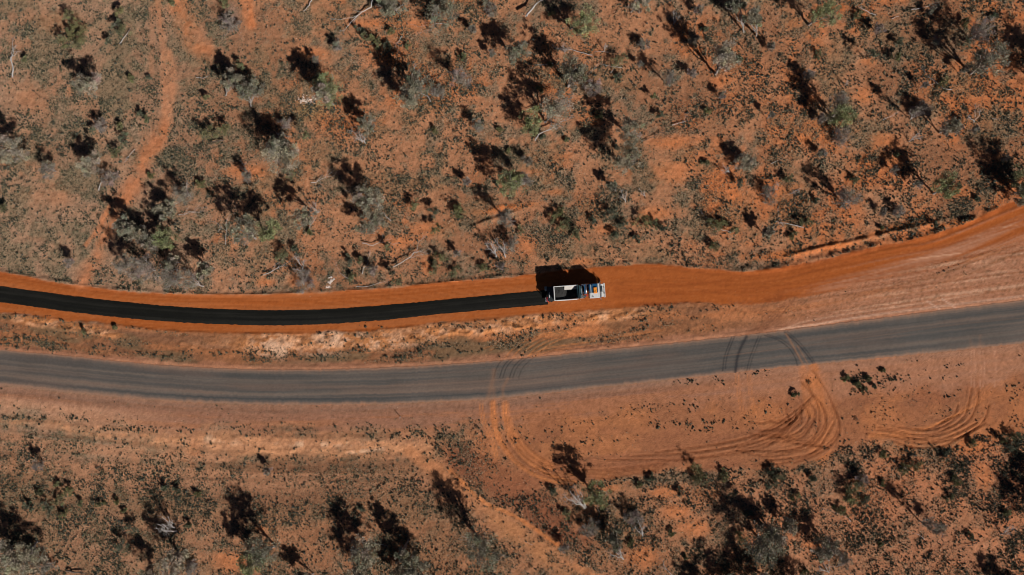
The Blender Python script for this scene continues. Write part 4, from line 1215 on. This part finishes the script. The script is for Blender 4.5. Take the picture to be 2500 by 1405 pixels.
# white rock heap by the dirt road
rk = empty("rock_heap", (*W(806, 690), float(gz(*W(806, 690)))))
tag(rk, "heap of pale white rocks at the northern edge of the dirt road", "rocks")
r = np.random.default_rng(4)
def rock_mesh(s, r):
    V = []; 
    for i in range(3):
        a = np.linspace(0, 2*np.pi, 6, endpoint=False) + r.uniform(0, 1)
        q = (1.0, .9, .45)[i] * s; z = (0, .45, .8)[i] * s
        V += [(math.cos(t) * q * r.uniform(.75, 1.15), math.sin(t) * q * r.uniform(.75, 1.15), z + r.uniform(-.1, .1) * s) for t in a]
    Fq = [(i*6+k, i*6+(k+1) % 6, (i+1)*6+(k+1) % 6, (i+1)*6+k) for i in range(2) for k in range(6)]
    V.append((0, 0, .9 * s)); tri = [(12+k, 12+(k+1) % 6, 18, 18) for k in range(6)]
    me = bpy.data.meshes.new("rock"); me.from_pydata(V, [], [f for f in Fq] + [t[:3] for t in tri]); me.update()
    at = me.color_attributes.new("tint", 'FLOAT_COLOR', 'POINT'); c = np.ones((19, 4), np.float32); c[:, :3] = np.array(alb(205, 190, 180)) * r.uniform(.75, 1.05); at.data.foreach_set("color", c.ravel())
    me.materials.append(M_STONE); return me
rms = [rock_mesh(1.0, r) for _ in range(5)]
for k in range(26):
    t = r.uniform(-1, 1); o = link("rock", rms[k % 5], rk, (t * .28 + r.normal() * .22, t * 1.0 + r.normal() * .22, -.05))
    s = r.uniform(.1, .26); o.scale = (s, s * r.uniform(.7, 1.2), s * .8); o.rotation_euler = (0, 0, r.uniform(0, 6))

# roadside marker post
def box(name, c, s, mat, parent, bev=0.0, rot=(0, 0, 0)):
    import bmesh
    bm = bmesh.new(); bmesh.ops.create_cube(bm, size=1.0)
    for v in bm.verts: v.co = (v.co.x * s[0], v.co.y * s[1], v.co.z * s[2])
    if bev > 0: bmesh.ops.bevel(bm, geom=bm.edges[:], offset=bev, segments=2, profile=.5, affect='EDGES')
    me = bpy.data.meshes.new(name); bm.to_mesh(me); bm.free(); me.materials.append(mat)
    o = link(name, me, parent, c); o.rotation_euler = rot; return o
def boxes(name, lst, mat, parent, bev=0.0):
    """several boxes joined as one part: (cx,cy,cz,sx,sy,sz)"""
    import bmesh
    bm = bmesh.new()
    for (cx, cy, cz, sx, sy, sz) in lst:
        g = bmesh.ops.create_cube(bm, size=1.0)
        for v in g['verts']: v.co = (v.co.x * sx + cx, v.co.y * sy + cy, v.co.z * sz + cz)
    if bev > 0: bmesh.ops.bevel(bm, geom=bm.edges[:], offset=bev, segments=1, profile=.5, affect='EDGES')
    me = bpy.data.meshes.new(name); bm.to_mesh(me); bm.free(); me.materials.append(mat)
    return link(name, me, parent)
def cyl(name, p0, p1, rad, mat, parent, sides=20, rad2=None):
    p0 = np.array(p0, float); p1 = np.array(p1, float); t = p1 - p0; t /= np.linalg.norm(t)
    u = np.cross(t, (0, 0, 1.0)) if abs(t[2]) < .9 else np.cross(t, (1.0, 0, 0)); u /= np.linalg.norm(u); w = np.cross(t, u)
    a = np.linspace(0, 2*np.pi, sides, endpoint=False); rad2 = rad if rad2 is None else rad2
    ring = lambda p, q: [tuple(p + q * (math.cos(x) * u + math.sin(x) * w)) for x in a]
    V = ring(p0, rad) + ring(p1, rad2); n = sides
    Fc_ = [(k, (k+1) % n, n + (k+1) % n, n + k) for k in range(n)] + [tuple(range(n))[::-1], tuple(range(n, 2*n))]
    me = bpy.data.meshes.new(name); me.from_pydata(V, [], Fc_); me.update()
    for p in me.polygons: p.use_smooth = len(p.vertices) == 4
    me.materials.append(mat); return link(name, me, parent)
def tubes(name, lines, rad, mat, parent, sides=8):
    parts = [tube(np.array(l, float), np.full(len(l), rad), sides) for l in lines]
    v, f = cap_join(parts); return link(name, mesh_np(name, v, f, mat, True), parent)

M_WHITE = mat_plain("white_paint", (.62, .61, .59), .4, var=.18, scale=2.5)
M_BLUE = mat_plain("blue_paint", (.015, .075, .17), .25, var=.15)
M_ORANGE = mat_plain("orange_paint", (.85, .27, .025), .5)
M_DARK = mat_plain("dark_steel", (.022, .03, .034), .5, metal=.2, var=.3)
M_TEAL = mat_plain("dark_teal_paint", (.018, .055, .065), .4, var=.3)
M_STEEL = mat_plain("grey_steel", (.34, .36, .37), .4, metal=.5, var=.2)
M_CHROME = mat_plain("chrome", (.62, .66, .7), .2, metal=.9, var=.05)
M_RED = mat_plain("red_paint", (.55, .02, .025), .4)
M_RUB = mat_plain("rubber", (.018, .017, .017), .8, var=.3)
M_GLASS = mat_plain("dark_glass", (.02, .03, .04), .06, spec=.8, var=.1)
M_INNER = mat_plain("dusty_tray_lining", (.46, .42, .38), .7, var=.2, scale=1.5)
M_DUST = mat_plain("dusty_tank", (.30, .22, .16), .7, var=.4)
M_CHIP = mat_plain("dark_stone_chips", (.026, .025, .023), .9, var=.5, scale=14, bump=.04)
M_YEL = mat_plain("amber_lens", (.8, .35, .02), .3)

pb = W(978, 1018); post = empty("marker_post", (*pb, float(gz(*pb))))
tag(post, "slim white guide post on the gravel shoulder south of the sealed road", "post")
box("post", (0, 0, .55), (.11, .05, 1.1), M_WHITE, post, .005); box("reflector", (0, .03, .93), (.06, .012, .12), M_RED, post); box("cap", (0, 0, 1.115), (.12, .06, .02), M_STEEL, post)

# ---------------------------------------------------------------- the spreader truck
TR = empty("spreader_truck", (*W(1402.5, 713.5), .03), math.radians(4.0))
tag(TR, "blue and white tipper truck spreading stone at the end of the new black seal", "truck")
def wheel_obj(x, y, w=.30):
    s = 1 if y > 0 else -1
    wl2 = empty("wheel", (0, 0, 0)); wl2.parent = TR; wl2.location = (x, y, .52)
    # tyre profile lathe about y
    prof = [(-w/2, .30), (-w/2, .47), (-w/2+.04, .515), (0, .525), (w/2-.04, .515), (w/2, .47), (w/2, .30), (w/2-.05, .28), (-w/2+.05, .28)]
    n = 28; V = []; Fq = []
    for i in range(n):
        a = 2*math.pi*i/n
        for (yy_, rr_) in prof: V.append((math.cos(a)*rr_, yy_, math.sin(a)*rr_))
    m = len(prof)
    for i in range(n):
        for j in range(m):
            Fq.append((i*m+j, i*m+(j+1) % m, ((i+1) % n)*m+(j+1) % m, ((i+1) % n)*m+j))
    me = bpy.data.meshes.new("tyre"); me.from_pydata(V, [], Fq); me.update(); me.materials.append(M_RUB); link("tyre", me, wl2)
    cyl("rim", (0, -.06, 0), (0, .06 + .04 * s, 0), .285, M_STEEL, wl2, 24); cyl("hub", (0, 0, 0), (0, s * (w/2 + .02), 0), .09, M_DARK, wl2, 12)
for s in (-1, 1):
    wheel_obj(3.75, s * 1.05)
    for x in (-2.0, -3.35): wheel_obj(x, s * 1.12); wheel_obj(x, s * .77)
for s in (-1, 1): box("chassis_rail", (-.1, s * .42, .88), (9.0, .09, .26), M_DARK, TR, .01)
boxes("chassis_crossmember", [(x, 0, .88, .1, .75, .18) for x in (-4.0, -2.7, -1.2, .3, 1.5, 2.8)], M_DARK, TR)
for x in (3.75, -2.0, -3.35): cyl("axle", (x, -1.0, .52), (x, 1.0, .52), .07, M_DARK, TR, 10)
# tray: x from -3.75 to .35, rim z 3.0
tx0, tx1, tw, tz0, tz1 = -3.78, .30, 1.19, 1.35, 3.02
tray = empty("tray", (0, 0, 0)); tray.parent = TR
boxes("tray_floor", [((tx0+tx1)/2, 0, tz0 + .05, tx1-tx0-.1, 1.9, .08)], M_INNER, tray)
for s in (-1, 1):
    box("side_wall", ((tx0+tx1)/2, s * (tw - .03), (tz0+tz1)/2 + .02, ), (tx1-tx0-.12, .05, tz1-tz0-.1), M_WHITE if s < 0 else M_INNER, tray)
    boxes("wall_rib", [(x, s * (tw + .03), (tz0+tz1)/2, .08, .07, tz1-tz0-.14) for x in np.linspace(tx0+.3, tx1-.3, 6)], M_WHITE, tray, .008)
    box("top_rail", ((tx0+tx1)/2, s * (tw - .01), tz1), (tx1-tx0, .13, .10), M_WHITE, tray, .02)
box("tailgate", (tx0 + .03, 0, (tz0+tz1)/2), (.06, 2*tw-.12, tz1-tz0-.1), M_WHITE, tray, .01)
box("tailgate_rail", (tx0 + .06, 0, tz1 + .004), (.16, 2*tw-.14, .10), M_WHITE, tray, .02)
box("headboard", (tx1 - .02, 0, (tz0+tz1)/2 + .12), (.08, 2*tw-.13, tz1-tz0+.15), M_TEAL, tray, .01)
box("side_step_rail", (-1.6, -tw - .09, 2.2), (3.4, .05, .07), M_WHITE, tray, .01)
boxes("latch", [(x, -tw - .10, 1.95, .18, .05, .10) for x in (-3.2, -2.6, -1.5, -1.1)], M_DARK, tray)
me = bpy.data.meshes.new("sloping_liner"); me.from_pydata([(-1.9, 1.14, 2.8), (.24, 1.14, 2.8), (.24, .5, 2.2), (-1.9, .5, 2.2), (-1.9, 1.14, 2.75), (.24, 1.14, 2.75), (.24, .5, 2.15), (-1.9, .5, 2.15)], [], [(0, 3, 2, 1), (4, 5, 6, 7), (0, 1, 5, 4), (3, 7, 6, 2), (0, 4, 7, 3), (1, 2, 6, 5)])
me.materials.append(M_INNER); link("sloping_liner", me, tray)
# stone load
r = np.random.default_rng(8); nxl, nyl = 44, 28
lx = np.linspace(tx0 + .13, tx1 - .1, nxl); ly = np.linspace(-tw + .08, tw - .08, nyl); LX, LY = np.meshgrid(lx, ly)
t_ = (LX - lx[0]) / (lx[-1] - lx[0])
lz = tz1 - .36 - 1.15 * sst(.36, .74, t_ + .10 * LY) - .07 * (LY / tw) ** 2 + .12 * np.exp(-((t_ - .2) / .18) ** 2 - (LY / .7) ** 2) + (fbm(LX * 4, LY * 4, 3, 7) - .5) * .10
lz = np.maximum(lz, tz0 + .12)
iv = np.arange(nxl * nyl).reshape(nyl, nxl); q = np.stack([iv[:-1, :-1], iv[:-1, 1:], iv[1:, 1:], iv[1:, :-1]], -1).reshape(-1, 4)
ld = link("stone_chip_load", mesh_np("stone_chip_load", np.stack([LX, LY, lz], -1).reshape(-1, 3), q, M_CHIP, False))
ld.matrix_world = Matrix.Translation(TR.location) @ Matrix.Rotation(math.radians(4.0), 4, 'Z')
tag(ld, "sloping heap of dark stone chips inside the truck's tray", "stone load", kind="stuff")
# front-of-tray gear
box("hydraulic_tank", (.66, -.05, 1.9), (.46, 2.0, 1.5), M_TEAL, TR, .04)
box("tarp_housing", (.52, 0, 2.98), (.30, 2.30, .24), M_TEAL, TR, .06)
tubes("tarp_roll", [[(.50, -1.15, 3.16), (.50, 1.15, 3.16)]], .07, M_DARK, TR, 10)
box("ladder_plate", (.96, -.1, 2.62), (.22, 1.3, .08), M_STEEL, TR, .02)
tubes("headboard_frame", [[(.78, -1.0, 1.3), (.78, -1.0, 3.0), (1.0, -.9, 3.05)], [(.78, 1.0, 1.3), (.78, 1.0, 3.0), (1.0, .9, 3.05)], [(1.0, -.9, 3.05), (1.0, .9, 3.05)]], .035, M_STEEL, TR)
boxes("valve_block", [(1.22, -.75, 1.7, .3, .35, .5), (1.3, -.3, 1.5, .35, .4, .3)], M_DUST, TR, .03)
box("battery_box", (1.15, -.98, 1.05), (.7, .35, .5), M_STEEL, TR, .03)
box("gear_cover", (1.2, .35, 1.35), (.8, 1.1, .25), M_DARK, TR, .03)
tubes("air_hose", [[(1.1, -.6, 1.9), (1.35, -.5, 2.2), (1.5, -.3, 2.0)], [(1.1, -.2, 1.8), (1.3, 0, 2.15), (1.55, .1, 1.8)]], .03, M_RED, TR)
# behind-cab vertical air tank and stacks
cyl("air_tank", (1.72, -.45, 2.45), (1.72, 1.22, 2.45), .20, M_CHROME, TR, 24)
box("tank_bracket", (1.50, .35, 2.40), (.14, 1.7, .4), M_BLUE, TR, .03)
box("tank_support", (1.72, .4, 1.5), (.10, 1.5, 1.55), M_DARK, TR, .02)
cyl("red_cylinder", (1.88, -.62, 1.4), (1.88, -.62, 2.55), .13, M_RED, TR, 18)
cyl("filter_bowl", (1.58, -.78, 1.5), (1.58, -.78, 2.6), .17, M_CHROME, TR, 18)
for y in (-1.02, 1.0):
    ex = cyl("exhaust_stack", (1.35, y, 1.1), (1.35, y, 3.35), .085, M_CHROME, TR, 16)
# cab
def prism(name, prof, y0, y1, mat, parent, bev=.04):
    import bmesh
    bm = bmesh.new(); a = [bm.verts.new((x, y0, z)) for x, z in prof]; b = [bm.verts.new((x, y1, z)) for x, z in prof]
    n = len(prof); bm.faces.new(a); bm.faces.new(b[::-1])
    for k in range(n): bm.faces.new((a[k], b[k], b[(k+1) % n], a[(k+1) % n]))
    bmesh.ops.recalc_face_normals(bm, faces=bm.faces[:])
    if bev: bmesh.ops.bevel(bm, geom=bm.edges[:], offset=bev, segments=2, profile=.5, affect='EDGES')
    me = bpy.data.meshes.new(name); bm.to_mesh(me); bm.free(); me.materials.append(mat); return link(name, me, parent)
cab = empty("cab", (0, 0, 0)); cab.parent = TR
prism("cab_shell", [(2.25, .95), (4.42, .95), (4.42, 1.75), (3.98, 2.86), (2.25, 2.86)], -1.22, 1.22, M_BLUE, cab, .07)
box("roof_panel", (3.06, -.72, 2.885), (1.55, .86, .06), M_WHITE, cab, .02)
box("roof_side_rail", (3.1, -1.17, 2.87), (1.7, .12, .10), M_WHITE, cab, .03)
boxes("marker_light_bar", [(2.52, y, 2.92, .13, .10, .07) for y in np.linspace(-.95, 1.05, 13)], M_WHITE, cab, .02)
box("light_bar_base", (2.52, .05, 2.88), (.20, 2.15, .05), M_STEEL, cab, .01)
hat = box("roof_hatch", (3.28, .07, 3.0), (.56, 1.02, .10), M_ORANGE, cab, .03)
boxes("hatch_vent", [(3.36, -.02, 3.075, .20, .14, .05), (3.48, .18, 3.075, .10, .18, .05)], M_YEL, cab, .01)
box("hatch_lug", (3.22, -.12, 3.08), (.12, .12, .06), M_DARK, cab, .01)
for y in (.95, -1.0): cyl("roof_beacon", (2.85, y, 2.88), (2.85, y, 3.06), .08, M_CHROME, cab, 14)
box("sun_visor", (3.86, 0, 2.88), (.30, 2.44, .08), M_WHITE, cab, .03)
# windscreen follows the sloping front
ws = prism("windscreen", [(4.405, 1.80), (4.435, 1.80), (4.07, 2.72), (4.04, 2.72)], -1.04, 1.04, M_GLASS, cab, 0)
boxes("windscreen_wiper", [(4.42, .5, 1.84, .03, .6, .03), (4.42, -.4, 1.84, .03, .6, .03)], M_DARK, cab)
for s in (-1, 1):
    d_ = box("door", (3.35, s * 1.235, 1.75), (1.15, .04, 1.45), M_WHITE, cab, .015); box("window", (0, s * .022, .38), (.85, .02, .55), M_GLASS, d_, .005); box("handle", (-.45, s * .03, -.1), (.14, .03, .04), M_DARK, d_)
    boxes("step", [(3.4, s * 1.2, .55, .5, .2, .05), (3.4, s * 1.22, .85, .5, .16, .05)], M_STEEL, TR, .01)
    tubes("mirror_arm", [[(4.05, s * 1.2, 2.55), (4.28, s * 1.55, 2.6), (4.28, s * 1.55, 1.9), (4.2, s * 1.2, 1.85)]], .022, M_STEEL, TR)
    box("mirror", (4.28, s * 1.56, 2.28), (.08, .24, .50), M_DARK, TR, .03)
# front
prism("bonnet", [(4.42, .85), (4.86, .85), (4.86, 1.45), (4.72, 1.72), (4.42, 1.74)], -1.10, 1.10, M_WHITE, TR, .05)
boxes("grille", [(4.87, 0, z, .03, 1.3, .04) for z in np.linspace(.95, 1.45, 7)], M_DARK, TR)
box("bonnet_scoop", (4.58, .25, 1.76), (.16, 1.0, .05), M_DARK, TR, .01)
for s in (-1, 1):
    box("headlight", (4.87, s * .86, 1.12), (.06, .30, .22), M_CHROME, TR, .02)
    box("indicator", (4.86, s * 1.08, 1.32), (.06, .06, .14), M_YEL, TR, .01)
    prism("mudguard", [(3.05, .95), (3.2, 1.12), (4.3, 1.12), (4.5, .85), (4.5, .80), (4.25, 1.06), (3.25, 1.06), (3.1, .90)], s * 1.02 - .22, s * 1.02 + .22, M_WHITE, TR, 0)
box("bumper", (5.02, 0, .72), (.22, 2.50, .36), M_WHITE, TR, .05)
box("bull_bar_top", (5.05, 0, 1.62), (.14, 2.46, .12), M_WHITE, TR, .04)
tubes("bull_bar", [[(5.05, y, .8), (5.05, y, 1.6)] for y in (-1.15, -.55, .55, 1.15)] + [[(5.05, -1.15, 1.2), (5.05, 1.15, 1.2)]], .045, M_CHROME, TR)
boxes("spotlight", [(4.95, y, 1.74, .10, .2, .2) for y in (-.5, .4)], M_DARK, TR, .03)
# sides
cyl("fuel_tank", (1.1, 1.02, .82), (2.6, 1.02, .82), .32, M_CHROME, TR, 24); cyl("air_reservoir", (-.9, -.95, .85), (.2, -.95, .85), .17, M_DARK, TR, 16)
for s in (-1, 1):
    box("side_guard", (-.3, s * 1.16, .85), (1.9, .04, .35), M_STEEL, TR, .01)
    prism("rear_mudguard", [(-4.1, 1.0), (-3.9, 1.16), (-1.4, 1.16), (-1.25, 1.0), (-1.3, .98), (-1.45, 1.10), (-3.85, 1.10), (-4.05, .97)], s * 1.0 - .28, s * 1.0 + .28, M_DARK, TR, 0)
# rear spreader
prism("spreader_hopper", [(-4.55, 1.0), (-4.0, 1.0), (-3.86, 1.9), (-4.75, 1.9)], -1.22, 1.22, M_DARK, TR, .02)
box("spreader_gate", (-4.72, 0, .85), (.10, 2.6, .35), M_DARK, TR, .02)
cyl("spread_roller", (-4.62, -1.25, .62), (-4.62, 1.25, .62), .12, M_STEEL, TR, 16)
box("control_strip", (-4.50, -.22, 1.98), (.10, .95, .09), M_WHITE, TR, .02)
tubes("red_guard_frame", [[(-4.95, -.62, 1.75), (-4.3, -.62, 1.85), (-4.3, -.62, .8)], [(-4.95, -.62, 1.75), (-4.98, -1.2, 1.7), (-4.7, -1.3, 1.2)], [(-4.98, -1.2, 1.7), (-4.98, -1.2, .6)]], .05, M_RED, TR)
boxes("operator_platform", [(-4.95, -.95, .62, .5, .7, .06), (-4.95, .9, .62, .5, .8, .06)], M_STEEL, TR, .01)
tubes("handrail", [[(-5.15, .55, .65), (-5.15, .55, 1.7), (-5.15, 1.25, 1.7), (-5.15, 1.25, .65)], [(-4.35, -1.32, .9), (-4.2, -1.36, 1.6), (-3.9, -1.32, 1.75)]], .03, M_DARK, TR)
boxes("hydraulic_motor", [(-4.2, -1.34, 1.1, .32, .2, .3), (-4.55, -1.30, .95, .2, .18, .25)], M_DARK, TR, .03)
boxes("tail_light", [(-4.0, s * .95, 1.0, .08, .28, .12) for s in (-1, 1)], M_RED, TR)
boxes("mud_flap", [(-4.02, s * .98, .62, .03, .5, .55) for s in (-1, 1)], M_RUB, TR)

tt_ = 0
for o in scene.objects:
    if o.type == 'MESH': tt_ += len(o.data.loops) - 2 * len(o.data.polygons)
print('total tris', tt_)
print("tris approx: ground", 2 * nx * ny, "dry", nA, "cover", nB, "trees", len(TREES), "objects", len(scene.objects))
